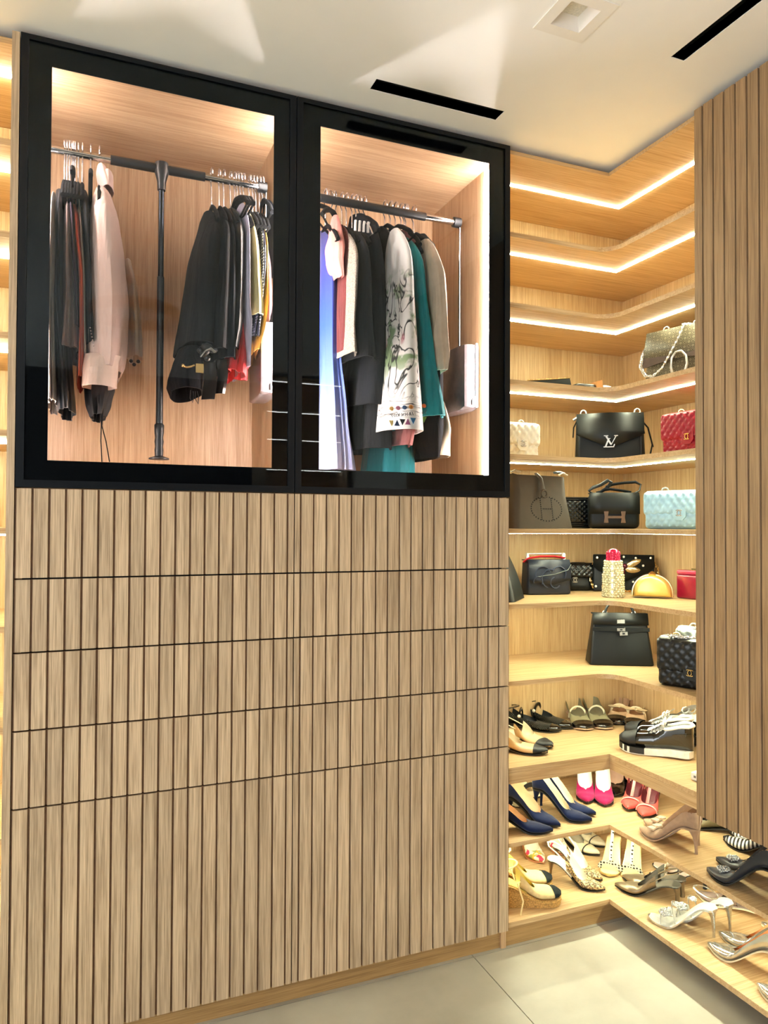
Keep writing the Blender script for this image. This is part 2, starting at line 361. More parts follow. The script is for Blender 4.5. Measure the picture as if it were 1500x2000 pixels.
# ------------------------------------------------------------------ shelves left of the wardrobe, open shelves on the other walls (seen in the glass, they light the room)
def shelf_bay(name, label, x0, x1, mat, depth, M, zs, zled, led, skip_led=()):
    t = thing(name, label, 'shelf unit'); t.matrix_basis = M
    MB().box(x0, x1, depth-.012, depth, .0, 2.594).build('back_panel', OAK_B, t)
    MB().box(x0, x0+.018, 0, depth-.0125, .0, 2.594).build('side_panel', OAK_V, t)
    if x1 != -.0195: MB().box(x1-.018, x1, 0, depth-.0125, .0, 2.594).build('side_panel', OAK_V, t)
    else: x1 += .018
    for i, z in enumerate(zs):
        s = MB().box(x0+.0185, x1-.0185, .012, depth-.0125, z, z+ST).build('shelf', OAK_X, t)
        if i not in skip_led: MB().box(x0+.019, x1-.019, zled, zled+.012, z-.006, z-.0003).build('led_strip', led, s)
    return t
ZS = [2.578]+SU[1:]+[Z8-ST, Z9-ST, Z10-ST]
shelf_bay('open_shelf_unit', 'lit oak shelves cut by the left edge of the photo', -1.0, -.0195, OAK_X, .47, Matrix.Translation((0, .02, 0)), ZS, .148, M_LED_SHELF)
RB = Matrix(((-1, 0, 0, 0), (0, -1, 0, -3.86), (0, 0, 1, 0), (0, 0, 0, 1)))
shelf_bay('open_shelf_unit', 'lit oak shelves across the room, reflected between the glass doors', -2.25, -1.52, OAK_X, .48, RB, ZS[:-1], .148, M_LED_ROOM)

# ------------------------------------------------------------------ crystal chandelier over the photographer's head (seen only as a reflection)
COP = plain('copper band', 'b06a3a', .25, .9); ch = thing('chandelier', 'round crystal chandelier with copper band, reflected faintly in the left door', 'chandelier', (.39, -1.88, H))
MB().lathe([(.05, -.0006), (.05, -.02), (.012, -.03)][::-1], 20).build('ceiling_canopy', COP, ch, 40)
MB().tube([Vector((0, 0, -.03)), Vector((0, 0, -.16))], .004, 8).build('stem', BLACKPL, ch, 50)
m = MB(); rg = [[Vector((r_*math.cos(2*PI*k/40), r_*math.sin(2*PI*k/40), z_)) for k in range(40)] for r_, z_ in ((.22, -.21), (.22, -.155), (.212, -.155), (.212, -.21), (.22, -.21))]
m.grid(rg[::-1], True); m.build('copper_band', COP, ch, 40)
for k in range(3): a_ = 2*PI*k/3; MB().tube([Vector((0, 0, -.16)), Vector((.215*math.cos(a_), .215*math.sin(a_), -.165))], .003, 6).build('spoke', COP, ch)
CRYS = plain('hanging crystal', 'd5dde2', .05, .3); q = MB(); q.lathe([(.0, -.07), (.007, -.05), (.005, -.0), (.0, .004)], 6); cme = q.mesh('crystal', CRYS)
for k in range(48): a_ = 2*PI*k/48; put('crystal', cme, ch).location = (.213*math.cos(a_), .213*math.sin(a_), -.215)
# ================================================================== clothes
def ray_px(x, y):
    a, b = (x-750)/FPX, (y-1000)/FPX
    return cF+cX*a-cY*b
def at_y(x, y, Y): d = ray_px(x, y); return CAM+d*((Y-CAM.y)/d.y)
def at_x(x, y, X): d = ray_px(x, y); return CAM+d*((X-CAM.x)/d.x)
def at_z(x, y, Z): d = ray_px(x, y); return CAM+d*((Z-CAM.z)/d.z)
def lerp_rows(rows, n):
    rows = sorted(rows, key=lambda r: -r[2]); out = []
    z0, z1 = rows[0][2], rows[-1][2]
    for i in range(n):
        z = z0+(z1-z0)*i/(n-1)
        for a, b in zip(rows, rows[1:]):
            if a[2] >= z >= b[2]-1e-9:
                t = (a[2]-z)/max(1e-9, a[2]-b[2]); t2 = t*t*(3-2*t)*.4+t*.6
                out.append((a[0]+(b[0]-a[0])*t2, a[1]+(b[1]-a[1])*t2, z)); break
        else: out.append(rows[-1])
    return out
def cloth_rings(rows, Yc, b, nf=5, amp=.10, seed=0, n=16, m=44, neck=.35, grow=1.0, hemw=.0):
    """a hung garment: ellipses across the rail, pleats deepening towards the hem"""
    rnd = random.Random(seed); ph = [rnd.uniform(0, 6.28) for _ in range(4)]
    rows = lerp_rows(rows, n); ztop = rows[0][2]; zb = rows[-1][2]; rings = []
    for i, (xl, xr, z) in enumerate(rows):
        s = (ztop-z)/(ztop-zb); sh = min(1, (ztop-z)/.14); bb = b*(neck+(1-neck)*math.sin(sh*PI/2))
        if s < .001: bb *= .8
        cx, a = (xl+xr)/2, (xr-xl)/2; ring = []
        for k in range(m):
            t = 2*PI*k/m
            f = 1+1.35*amp*(.25+.75*s**grow)*(math.sin(nf*t+ph[0]+.8*s)+.55*math.sin((nf*2+1)*t+ph[1]-1.1*s)+.3*math.sin(3*t+ph[2]))
            f += .25*amp*math.sin(9*s+ph[3]+2*t)
            ring.append(Vector((cx+a*f*math.cos(t)*(1 if a > .012 else 1), Yc+bb*(1+.4*(f-1))*math.sin(t), z+hemw*s*math.sin(2*t+ph[2]))))
        rings.append(ring)
    return rings
def cloth_mesh(rings, name, mat):
    m = MB(); m.grid(rings, True, True); k = len(rings[0])
    last = rings[-1]; c = sum(last, Vector())/k
    inn = [[c+(p-c)*.93+Vector((0, 0, .0)) for p in last], [c+(p-c)*.85+Vector((0, 0, .05)) for p in last], [c+Vector((0, 0, .06))+(p-c)*.02 for p in last]]
    m.grid([last]+inn, True, True)
    top = rings[0]; ct = sum(top, Vector())/k
    m.grid([[ct+(p-ct)*.02+Vector((0, 0, .004)) for p in top], [ct+(p-ct)*.6+Vector((0, 0, .004)) for p in top], top], True, True)
    return m.mesh(name, mat, 60)
ROD_Y, ROD_Z = .27, 2.455
HOOK = plain('polished hook wire', 'f4ecea', .22, .8, noise=.02); VELVET = fabric('black velvet', '0a0c10', .95, 0)
def hanger(x, label, group, drop=.075, span=.40, tilt=.0, mat=None, rz=0.0, wire=False, yc=None):
    t = thing('clothes_hanger', label, 'hanger', (x, ROD_Y if yc is None else yc, ROD_Z), rz, group)
    m = MB(); r = .0185
    pts = [Vector((0, r*math.cos(a), r*math.sin(a))) for a in [R_(200-20*k) for k in range(12)]]
    pts += [Vector((0, r*.9, -.022)), Vector((0, .004, -.04)), Vector((0, 0, -drop))]
    m.tube(pts, .0023, 6); m.build('hook', HOOK, t, 60)
    m = MB(); h = span/2; z0 = -drop
    arm = [Vector((0, -h, z0-.085)), Vector((0, -h*.8, z0-.055)), Vector((0, -h*.4, z0-.02)), Vector((0, -.02, z0-.002)), Vector((0, 0, z0)), Vector((0, .02, z0-.002)), Vector((0, h*.4, z0-.02)), Vector((0, h*.8, z0-.055)), Vector((0, h, z0-.085))]
    m.tube(arm, .0025 if wire else .006, 8, flat=1.3); m.tube([Vector((0, -h*.98, z0-.085)), Vector((0, h*.98, z0-.085))], .002 if wire else .0035, 6)
    m.build('shoulder_bar', HOOK if wire else (mat or VELVET), t, 60)
    return t
def px_rows(rows, Y): 
    out = []
    for y, xl, xr in rows:
        a, b_ = at_y(xl, y, Y), at_y(xr, y, Y); out.append((a.x, b_.x, (a.z+b_.z)/2))
    return out
GROUPS = {'L': 'clothes at the left end of the left rail', 'M': 'clothes at the right end of the left rail', 'R': 'clothes on the right rail'}
def garment(name, what, cat, grp, rows, mat, Yp=.22, Yc=.27, b=.15, nf=5, amp=.10, seed=1, hook=None, neck=.35, hlabel=None, grow=1.0, hemw=0, n=16, span=.26):
    rr = px_rows(rows, Yp); rings = cloth_rings(rr, Yc, b, nf, amp, seed, neck=neck, grow=grow, hemw=hemw, n=n)
    base = Vector(((rr[0][0]+rr[0][1])/2, Yc, rr[0][2]))
    t = thing(name, what, cat, base, 0, GROUPS[grp])
    o = put('cloth', cloth_mesh([[q-base for q in r] for r in rings], 'cloth', mat), t)
    if hook: hanger(at_y(hook, 300+.2*hook, ROD_Y).x, hlabel or ('hanger of the '+what), 'hangers on the rails', drop=max(.06, min(.11, ROD_Z-rr[0][2]+.01)), span=span)
    return t
def part_cloth(t, name, rows, mat, Yp, Yc, b, nf=4, amp=.08, seed=3, neck=.6, n=12, hemw=0, grow=1.0):
    rings = cloth_rings(px_rows(rows, Yp), Yc, b, nf, amp, seed, neck=neck, n=n, hemw=hemw, grow=grow)
    return put(name, cloth_mesh(rings, name, mat), t, Matrix.Translation(-Vector(t.location)))
F = fabric
BLK = F('black wool', '0c0f14', .9, 0); BLK2 = F('soft black jersey', '0e1116', .85, 0); NAVYK = F('midnight wool', '0d121a', .9, 0)
SATIN_T = plain('taupe satin', '8d7a78', .38, sheen=.2, noise=.1); LEA = leather('black garment leather', '101214', .4)
# --- left end of the left rail
garment('knit_top', 'grey and cream knit top hanging furthest left behind the door frame', 'top', 'L', [(372, 100, 108), (450, 96, 112), (600, 94, 108), (700, 93, 110), (790, 92, 112)], F('grey cream knit', 'a39a94', .9), b=.16, amp=.22, nf=6, seed=2, hook=126)
garment('trousers', 'long black satin trousers, the longest dark piece at the left', 'trousers', 'L', [(365, 108, 122), (450, 104, 124), (600, 103, 128), (700, 108, 137), (805, 115, 144)], plain('black satin', '10151c', .35, sheen=.1), b=.14, amp=.16, nf=5, seed=3, hook=131)
garment('shirt', 'taupe satin shirt with pale cuff between black trousers and orange blouse', 'shirt', 'L', [(378, 126, 138), (480, 124, 144), (600, 122, 152), (690, 112, 158)], SATIN_T, b=.15, amp=.2, nf=7, seed=4, hook=136)
garment('cardigan', 'dark plum cardigan tucked against the orange blouse', 'cardigan', 'L', [(376, 133, 143), (480, 136, 150), (560, 140, 156), (650, 142, 158)], F('dark plum', '33283a'), b=.15, amp=.12, seed=5, hook=141)
bl = garment('blouse', 'rust orange sleeveless blouse beside the pink blouse', 'blouse', 'L', [(384, 138, 149), (460, 143, 158), (560, 152, 168), (650, 153, 166), (745, 150, 164)], F('rust orange silk', 'c65135', .6, .2), b=.15, amp=.12, seed=6, hook=147)
garment('shirt', 'thin cream shirt seen as a sliver beside the orange blouse', 'shirt', 'L', [(382, 150, 156), (470, 154, 163), (560, 160, 168), (700, 161, 170)], F('cream cotton', 'cdbcab'), b=.14, amp=.1, seed=7, hook=153)
garment('top', 'plain black sleeveless top just left of the pink blouse', 'top', 'L', [(368, 156, 172), (450, 160, 178), (560, 166, 182), (680, 168, 190)], BLK2, b=.15, amp=.1, seed=8, hook=161)
PINK = F('pale pink cotton', 'e6c9bd', .85, .05, .03)
pb = garment('blouse', 'pale pink long-sleeved blouse with full sleeve and buttoned cuff', 'blouse', 'L', [(328, 188, 212), (345, 182, 222), (400, 173, 236), (480, 167, 247), (580, 165, 257), (640, 166, 254), (690, 168, 250), (715, 176, 240)], PINK, Yp=.12, Yc=.27, b=.17, amp=.07, nf=6, seed=9, hook=194, neck=.25, n=22)
part_cloth(pb, 'cuff', [(688, 166, 238), (700, 164, 232), (725, 161, 229), (752, 160, 226)], F('pink cuff', 'eccfbf', .8, .1, .03), .10, .14, .05, amp=.05)
part_cloth(pb, 'collar', [(322, 190, 205), (335, 188, 214), (352, 190, 220), (372, 198, 222)], PINK, .26, .28, .07, amp=.04)
m = MB()
for k in range(7): p = at_y(176+k*1.2, 640+k*6, .075); m.ball(p, .002, 6)
m.build('placket_stitches', F('grey stitching', 'a58f88'), pb).matrix_basis = Matrix.Translation(-Vector(pb.location))
cm = garment('camisole', 'black lace camisole dangling long straps below the pink blouse', 'camisole', 'L', [(735, 166, 222), (760, 168, 224), (790, 173, 214), (812, 178, 206)], plain('black lace', '0c0d12', .6, noise=.5, nscale=300), Yp=.2, Yc=.25, b=.1, amp=.16, nf=7, seed=10, neck=.8)
m = MB()
for q in ([(192, 742), (195, 790), (198, 830), (197, 860), (199, 902)], [(205, 742), (201, 800), (199, 832), (207, 862), (214, 902)]): m.tube([at_y(x, y, .17) for x, y in q], .0042, 6, flat=.35)
m.build('strap', VELVET, cm).matrix_basis = Matrix.Translation(-Vector(cm.location))
cb = garment('blouse', 'cream blouse with dark-buttoned cuff behind the pink blouse', 'blouse', 'L', [(505, 244, 256), (560, 250, 268), (640, 252, 276), (700, 250, 279)], F('ivory blouse', 'c9b7a6'), Yp=.40, Yc=.42, b=.07, amp=.12, seed=11)
m = MB()
for x, y in ((256, 705), (262, 712), (270, 706)): m.ball(at_y(x, y, .36), .006, 8, sy=.4)
m.build('button', BLACKPL, cb, 60).matrix_basis = Matrix.Translation(-Vector(cb.location))
for k, hx in enumerate((143.5, 177)): hanger(at_y(hx, 335, ROD_Y).x, ('bare black velvet hanger among the dark clothes at the left' if k == 0 else 'bare black velvet hanger just left of the pink blouse'), 'hangers on the rails')
# --- right end of the left rail
j1 = garment('jacket', 'black tailored jacket nearest the centre pole on the left rail', 'jacket', 'M', [(418, 398, 418), (440, 390, 428), (520, 368, 430), (600, 357, 432), (690, 343, 430)], BLK, Yp=.27, Yc=.27, b=.17, amp=.06, nf=4, seed=12, hook=413, neck=.2)
garment('jacket', 'second black jacket from the centre pole on the left rail', 'jacket', 'M', [(412, 420, 438), (450, 412, 446), (550, 398, 450), (700, 384, 452)], BLK2, Yp=.25, Yc=.27, b=.17, amp=.07, nf=4, seed=13, hook=428, neck=.2)
garment('jacket', 'midnight wool jacket, third from the centre pole', 'jacket', 'M', [(405, 432, 448), (450, 424, 456), (550, 418, 460), (712, 412, 458)], NAVYK, Yp=.23, Yc=.27, b=.16, amp=.07, nf=5, seed=14, hook=437, neck=.2)
garment('jacket', 'black leather jacket beside the lilac trousers', 'jacket', 'M', [(395, 450, 470), (440, 446, 474), (560, 442, 474), (640, 436, 472), (690, 432, 462)], LEA, Yp=.2, Yc=.27, b=.16, amp=.08, nf=5, seed=15, hook=450, neck=.2)
sk = garment('skirt', 'black suede skirt with gold horsebit buckle below the black jackets', 'skirt', 'M', [(676, 352, 408), (710, 340, 404), (745, 329, 398), (764, 336, 398)], F('black suede', '0b0c11', .95, 0), Yp=.2, Yc=.27, b=.15, amp=.05, nf=3, seed=16, neck=.7)
m = MB(); q = [at_y(x, y, .105) for x, y in ((358, 714), (364, 717), (372, 716), (380, 713))]
m.tube(q, .003, 6); m.ball(q[0], .006, 8); m.box(-.010, .012, -.004, .004, -.014, .012, Matrix.Translation(at_y(389, 719, .105)))
m.build('horsebit_buckle', GOLD, sk, 50).matrix_basis = Matrix.Translation(-Vector(sk.location))
m = MB()
for q in ([(372, 762), (371, 778), (376, 786), (379, 775), (377, 764)], [(381, 764), (382, 780), (387, 789), (388, 776), (385, 764)]): m.tube([at_y(x, y, .2) for x, y in q], .0013, 6)
m.build('hanging_loop', BLACKPL, sk).matrix_basis = Matrix.Translation(-Vector(sk.location))
for k, (x0, x1, y0, y1, lb) in enumerate(((397, 420, 705, 781, 'wide black leather belt end hanging under the jackets'), (424, 441, 700, 770, 'narrow black leather belt end hanging under the jackets'))):
    p0, p1 = at_y(x0, y0, .16), at_y(x1, y1, .16); t = thing('belt', lb, 'belt', p0, 0, GROUPS['M'])
    m = MB(); nn = 8
    rows = []
    for i in range(nn+1):
        s = i/nn; z = p0.z+(p1.z-p0.z)*s; rows.append([Vector((p0.x+(p1.x-p0.x)*u+.004*math.sin(4*s), .16+.012*math.sin(3*u+2*s+k)+dy, z)) for u, dy in ((0, 0), (.33, 0), (.66, 0), (1, 0), (1, .004), (.66, .004), (.33, .004), (0, .004))])
    m.loft([r[::-1] for r in rows]); m.build('strap', plain('brown-black leather', '1b1512', .3), t, 50).matrix_basis = Matrix.Translation(-p0)
gl = thing('glove', 'crumpled dark leather glove with grey ribbon above the gold buckle', 'glove', at_y(404, 690, .12), 0, GROUPS['M'])
m = MB(); rnd = random.Random(4)
for k in range(7): m.ball(Vector((rnd.uniform(-.018, .018), rnd.uniform(-.006, .006), rnd.uniform(-.022, .02))), .016, 8, sx=rnd.uniform(.6, 1.2), sy=.6, sz=rnd.uniform(.5, 1))
m.build('leather_folds', plain('black shiny leather', '17191b', .3), gl, 60)
m = MB(); m.tube([Vector((-.02, -.014, -.015)), Vector((-.006, -.017, .004)), Vector((.008, -.016, .012)), Vector((.022, -.014, .002))], .005, 6, flat=.4); m.build('ribbon', plain('grey ribbon', '6f7470', .4), gl)
garment('blouse', 'bright red blouse with ruffled hem below the lilac trousers', 'blouse', 'M', [(600, 458, 472), (640, 457, 480), (690, 454, 487), (730, 441, 488)], F('bright red', 'd83a3d', .7, .2), Yp=.16, Yc=.24, b=.1, amp=.26, nf=7, seed=17, neck=.8, hemw=.012)
garment('trousers', 'lilac white trousers in the middle of the left rail clothes', 'trousers', 'M', [(386, 474, 486), (440, 474, 488), (600, 473, 489), (630, 474, 494), (720, 476, 487)], F('lilac white', 'c3bdcf'), Yp=.16, Yc=.25, b=.13, amp=.12, nf=5, seed=18, hook=476, neck=.5)
garment('knit_top', 'pale yellow ribbed knit top next to the lilac trousers', 'top', 'M', [(398, 486, 500), (440, 487, 506), (520, 490, 514), (600, 491, 520), (614, 490, 521)], F('pale yellow rib', 'cdc48e', .9), Yp=.14, Yc=.24, b=.12, amp=.07, nf=9, seed=19, hook=487, neck=.4)
def dots(key, base, dot, scale, thr):
    t = NT(key); t.b.inputs['Roughness'].default_value = .8; tc = t.node('ShaderNodeTexCoord')
    v = t.node('ShaderNodeTexVoronoi'); v.inputs['Scale'].default_value = scale; v.inputs['Randomness'].default_value = .25; t.link(tc.outputs['Object'], v.inputs['Vector'])
    t.link(t.ramp([(thr, lin(dot)), (thr+.02, lin(base))], v.outputs['Distance']), t.b.inputs['Base Color']); MATS[key] = t.m; return t.m
garment('blouse', 'navy blouse with white polka dots between two yellow pieces', 'blouse', 'M', [(404, 501, 515), (440, 502, 517), (520, 504, 518), (600, 494, 512), (662, 484, 506)], dots('navy polka', '10182a', 'd5d8dc', 110, .3), Yp=.19, Yc=.27, b=.13, amp=.1, seed=20, hook=494, neck=.4)
garment('blouse', 'mustard yellow blouse with wavy bright hem near the right end', 'blouse', 'M', [(410, 512, 523), (480, 511, 526), (600, 508, 526), (640, 498, 523), (690, 486, 510)], F('mustard silk', 'cf9f3c', .6, .2), Yp=.17, Yc=.28, b=.13, amp=.16, nf=5, seed=21, hook=500, neck=.4, hemw=.01)
garment('blouse', 'dusty pink blouse at the right end of the left rail', 'blouse', 'M', [(440, 521, 530), (520, 522, 536), (600, 521, 540), (633, 520, 541)], F('dusty pink', 'b98c90', .8), Yp=.22, Yc=.33, b=.10, amp=.14, nf=6, seed=22, hook=507, neck=.4)
garment('jacket', 'navy jacket hanging last at the right end of the left rail', 'jacket', 'M', [(388, 520, 534), (450, 526, 546), (600, 530, 552), (690, 498, 550)], NAVYK, Yp=.26, Yc=.3, b=.13, amp=.1, seed=23, hook=513, neck=.3)
for k, (hx, lb) in enumerate(((459, 'bare velvet hanger just right of the leather jacket'), (464, 'bare velvet hanger in the thick of the chrome hooks above the red blouse'), (470, 'bare velvet hanger touching the lilac trousers'))): hanger(at_y(hx, 345, ROD_Y).x, lb, 'hangers on the rails')
# --- right rail
def ombre():
    t = NT('blue ombre chiffon'); t.b.inputs['Roughness'].default_value = .6; t.b.inputs['Sheen Weight'].default_value = .2
    g = t.node('ShaderNodeNewGeometry'); s = t.node('ShaderNodeSeparateXYZ'); t.link(g.outputs['Position'], s.inputs[0])
    mr = t.node('ShaderNodeMapRange'); mr.inputs[1].default_value = 2.38; mr.inputs[2].default_value = 1.5; t.link(s.outputs['Z'], mr.inputs[0])
    t.link(t.ramp([(0, lin('1a1d4a')), (.22, lin('232f8a')), (.42, lin('2a50d6')), (.62, lin('5f7cd8')), (.85, lin('9aa4d4')), (1, lin('a9acd0'))], mr.outputs[0]), t.b.inputs['Base Color'])
    return t.m
garment('gown', 'long blue ombre gown fading to pale lilac at the hem', 'gown', 'R', [(440, 634, 654), (500, 630, 656), (600, 627, 664), (700, 625, 668), (800, 625, 682), (918, 624, 698)], ombre(), Yp=.25, Yc=.33, b=.13, amp=.13, nf=8, seed=30, hook=636, neck=.4, n=24)
garment('top', 'light pink top with flared cap sleeve beside the blue gown', 'top', 'R', [(408, 662, 672), (440, 658, 678), (475, 650, 684), (505, 652, 678), (538, 664, 676)], F('light pink', 'cf8a80', .8), Yp=.14, Yc=.21, b=.07, amp=.16, nf=4, seed=31, hook=668, neck=.4)
garment('dress', 'burgundy dress behind the light pink top', 'dress', 'R', [(430, 668, 682), (480, 660, 686), (600, 658, 680), (690, 658, 684)], F('burgundy crepe', '5d2a2c', .75), Yp=.2, Yc=.27, b=.14, amp=.1, seed=32, hook=677, neck=.3)
garment('jacket', 'grey tweed jacket between the burgundy dress and black jackets', 'jacket', 'R', [(432, 684, 698), (470, 678, 703), (560, 676, 700), (640, 674, 694), (692, 672, 700)], plain('grey tweed', '8d857b', .95, noise=.7, nscale=420), Yp=.13, Yc=.25, b=.16, amp=.06, seed=33, hook=688, neck=.3)
garment('jacket', 'charcoal blazer next to the grey tweed jacket', 'jacket', 'R', [(425, 698, 718), (460, 692, 724), (560, 692, 732), (700, 686, 742)], F('charcoal wool', '181b20', .85, 0), Yp=.14, Yc=.26, b=.16, amp=.07, seed=34, hook=696, neck=.25)
garment('coat', 'black high-collared coat in the middle of the right rail', 'coat', 'R', [(396, 710, 742), (430, 708, 752), (520, 712, 764), (680, 712, 772), (790, 690, 776)], F('blue-black wool', '11151c', .85, 0), Yp=.18, Yc=.31, b=.15, amp=.06, seed=35, hook=712, neck=.35)
garment('dress', 'long black dress hanging low behind the coat', 'dress', 'R', [(440, 742, 760), (520, 735, 772), (700, 704, 772), (880, 690, 764)], BLK2, Yp=.28, Yc=.32, b=.14, amp=.07, nf=6, seed=36, hook=752, neck=.3)
garment('jacket', 'black cropped jacket just left of the white printed dress', 'jacket', 'R', [(430, 754, 768), (470, 750, 775), (560, 754, 780), (670, 756, 782)], BLK, Yp=.22, Yc=.31, b=.14, amp=.06, seed=37, hook=763, neck=.3)
def print_mat():
    t = NT('white dress with inked garden print'); t.b.inputs['Roughness'].default_value = .75
    tc = t.node('ShaderNodeTexCoord'); s = t.node('ShaderNodeSeparateXYZ'); t.link(tc.outputs['Object'], s.inputs[0])
    def noise(scale, vec=(1, 1, 1), det=3, dist=0):
        mp = t.node('ShaderNodeMapping'); mp.inputs['Scale'].default_value = vec; t.link(tc.outputs['Object'], mp.inputs['Vector'])
        n = t.node('ShaderNodeTexNoise'); n.inputs['Scale'].default_value = scale; n.inputs['Detail'].default_value = det; n.inputs['Distortion'].default_value = dist; t.link(mp.outputs[0], n.inputs['Vector']); return n.outputs['Fac']
    def band(z0, z1, e=.01):    # 1 inside z0..z1 (z measured from the neck, negative down)
        a = t.node('ShaderNodeMapRange'); a.inputs[1].default_value = z0-e; a.inputs[2].default_value = z0+e; t.link(s.outputs['Z'], a.inputs[0])
        b = t.node('ShaderNodeMapRange'); b.inputs[1].default_value = z1+e; b.inputs[2].default_value = z1-e; t.link(s.outputs['Z'], b.inputs[0])
        return t.math('MULTIPLY', a.outputs[0], b.outputs[0])
    def mix(a, b, f):
        m_ = t.node('ShaderNodeMix', data_type='RGBA'); t.link(f, m_.inputs[0])
        for sock, v in ((m_.inputs[6], a), (m_.inputs[7], b)):
            if isinstance(v, tuple): sock.default_value = v
            else: t.link(v, sock)
        return m_.outputs[2]
    white = lin('efece6')
    lines = t.ramp([(.465, (0, 0, 0, 1)), (.49, (1, 1, 1, 1)), (.51, (1, 1, 1, 1)), (.535, (0, 0, 0, 1))], noise(11, (1.6, 1.6, .8), 2, 1.2))
    green = t.ramp([(.5, (0, 0, 0, 1)), (.6, (1, 1, 1, 1))], noise(16, (1, 1, 1.2), 4, .4))
    top = band(-.50, -.17, .05); mid = band(-.56, -.17, .03)
    c = mix(white, lin('7f9a72'), t.math('MULTIPLY', green, top)); c = mix(c, lin('1d2322'), t.math('MULTIPLY', lines, mid))
    pink = t.ramp([(.58, (0, 0, 0, 1)), (.64, (1, 1, 1, 1))], noise(14, (1, 1, .6), 2))
    c = mix(c, lin('c4848c'), t.math('MULTIPLY', pink, band(-.52, -.36, .03)))
    wl = t.ramp([(.46, (0, 0, 0, 1)), (.5, (1, 1, 1, 1)), (.54, (0, 0, 0, 1))], noise(30, (.35, .35, 3.2), 1, .4))
    c = mix(c, lin('4a4a48'), t.math('MULTIPLY', wl, band(-.63, -.57, .01)))
    t.link(c, t.b.inputs['Base Color']); return t.m
wdr = garment('dress', 'white dress with inked green garden print and coloured hem border', 'dress', 'R', [(432, 784, 796), (460, 781, 803), (560, 776, 812), (700, 768, 824), (800, 760, 833), (840, 757, 836)], print_mat(), Yp=.1, Yc=.185, b=.12, amp=.035, nf=3, seed=38, hook=784, neck=.3, n=22)
def on_front(rings_rows, y, x, Y): return at_y(x, y, Y)
bx = Vector(wdr.location)
cols = ['d9b06a', 'c07a94', '4c6a94', 'c98a4a', 'cf93a6', 'd0703e']
def front_y(x, y, x0, x1):   # front surface of the dress body at this place
    u = (x-(x0+x1)/2)/((x1-x0)/2); return .185-.12*math.sqrt(max(.02, 1-u*u))*1.0-.004
for k, c in enumerate(cols):
    x = 765+k*12.6; y = 798-k*1.1; Yv = front_y(x, y, 757, 836); m = MB(); m.ball(at_y(x, y, Yv)-bx, .0085, 10, sy=.18, sz=.8); m.build('printed_dot', F('print dot '+c, c), wdr, 60)
for k, c in enumerate(['d8c27a', '35507a', '1f2328', 'b06a92', '2f6a94', '3f8a5a', '6a9a4a']):
    x = 765+k*10.5; y = 827-k*1.2; Yv = front_y(x, y, 757, 836)-.001; p = at_y(x, y, Yv)-bx; h = .0095; s = 1 if k % 2 else -1
    m = MB(); m.prism([(-h, -s*h), (h, -s*h), (0, s*h)], -.001, .001, Matrix.Translation(p) @ Matrix.Rotation(PI/2, 4, 'X')); m.build('printed_triangle', F('print triangle '+c, c), wdr)
m = MB(); rnd = random.Random(8)
for k in range(20):
    x = 763+k*3.6; y = 812-k*.35; Yv = front_y(x, y, 757, 836)-.001; p = at_y(x, y, Yv)-bx; m.tube([p+Vector((rnd.uniform(-.002, .002), 0, -.005)), p+Vector((rnd.uniform(-.003, .003), 0, 0)), p+Vector((rnd.uniform(-.003, .003), 0, .005))], .0011, 5)
m.build('printed_figures', BLACKPL, wdr)
garment('dress', 'dusty rose dress showing its hem below the white printed dress', 'dress', 'R', [(440, 796, 803), (560, 806, 815), (700, 786, 822), (845, 775, 806), (872, 764, 804)], F('dusty rose', 'a86c6c', .8), Yp=.22, Yc=.28, b=.12, amp=.08, seed=39, hook=790, neck=.4)
TEAL = F('teal crepe', '157f86', .7, .15)
garment('dress', 'teal dress with flared hem right of the white printed dress', 'dress', 'R', [(440, 801, 816), (470, 804, 826), (560, 812, 834), (700, 822, 856), (812, 828, 882)], TEAL, Yp=.12, Yc=.25, b=.15, amp=.09, nf=6, seed=40, hook=793, neck=.35, n=22)
garment('dress', 'longest teal dress hanging to the compartment floor', 'dress', 'R', [(480, 800, 812), (700, 768, 812), (860, 726, 808), (925, 718, 808)], F('deep teal', '0f7480', .7), Yp=.3, Yc=.34, b=.11, amp=.06, nf=5, seed=41, neck=.5)
garment('waistcoat', 'black waistcoat with rounded hem right of the teal dress', 'waistcoat', 'R', [(452, 824, 842), (480, 820, 852), (600, 828, 856), (720, 822, 862), (850, 808, 866), (896, 822, 852)], BLK, Yp=.24, Yc=.3, b=.13, amp=.03, nf=3, seed=42, hook=808, neck=.4)
cbl = garment('blouse', 'cream silk blouse with long crumpled sleeve at the right end', 'blouse', 'R', [(455, 842, 856), (480, 840, 866), (540, 842, 880), (580, 846, 882), (620, 850, 882), (660, 848, 884), (690, 852, 887), (722, 858, 878)], F('cream silk', 'd8c4ab', .5, .15), Yp=.1, Yc=.18, b=.09, amp=.12, nf=5, seed=43, neck=.4, n=22)
part_cloth(cbl, 'hem', [(780, 850, 864), (840, 852, 872), (892, 828, 877)], F('cream silk', 'd8c4ab'), .3, .33, .1, amp=.05)
def bare(hx, lb, **k): return hanger(at_y(hx, 395, ROD_Y).x, lb, 'hangers on the rails', **k)
bare(646, 'black trouser hanger swung out towards the glass at the left', drop=.05, span=.42, rz=R_(-38)); bare(655, 'black clip hanger swung out beside the blue gown', drop=.06, span=.40, rz=R_(-30))
bare(703, 'white clip hanger with four pale clips between the jackets', drop=.07, span=.24, wire=True); bare(773, 'bare black hanger left of the printed dress', drop=.07, span=.3)
t = thing('hanger_clips', 'row of white plastic clips at the top of the charcoal blazer', 'clips', at_y(705, 440, .12), 0, GROUPS['R'])
m = MB()
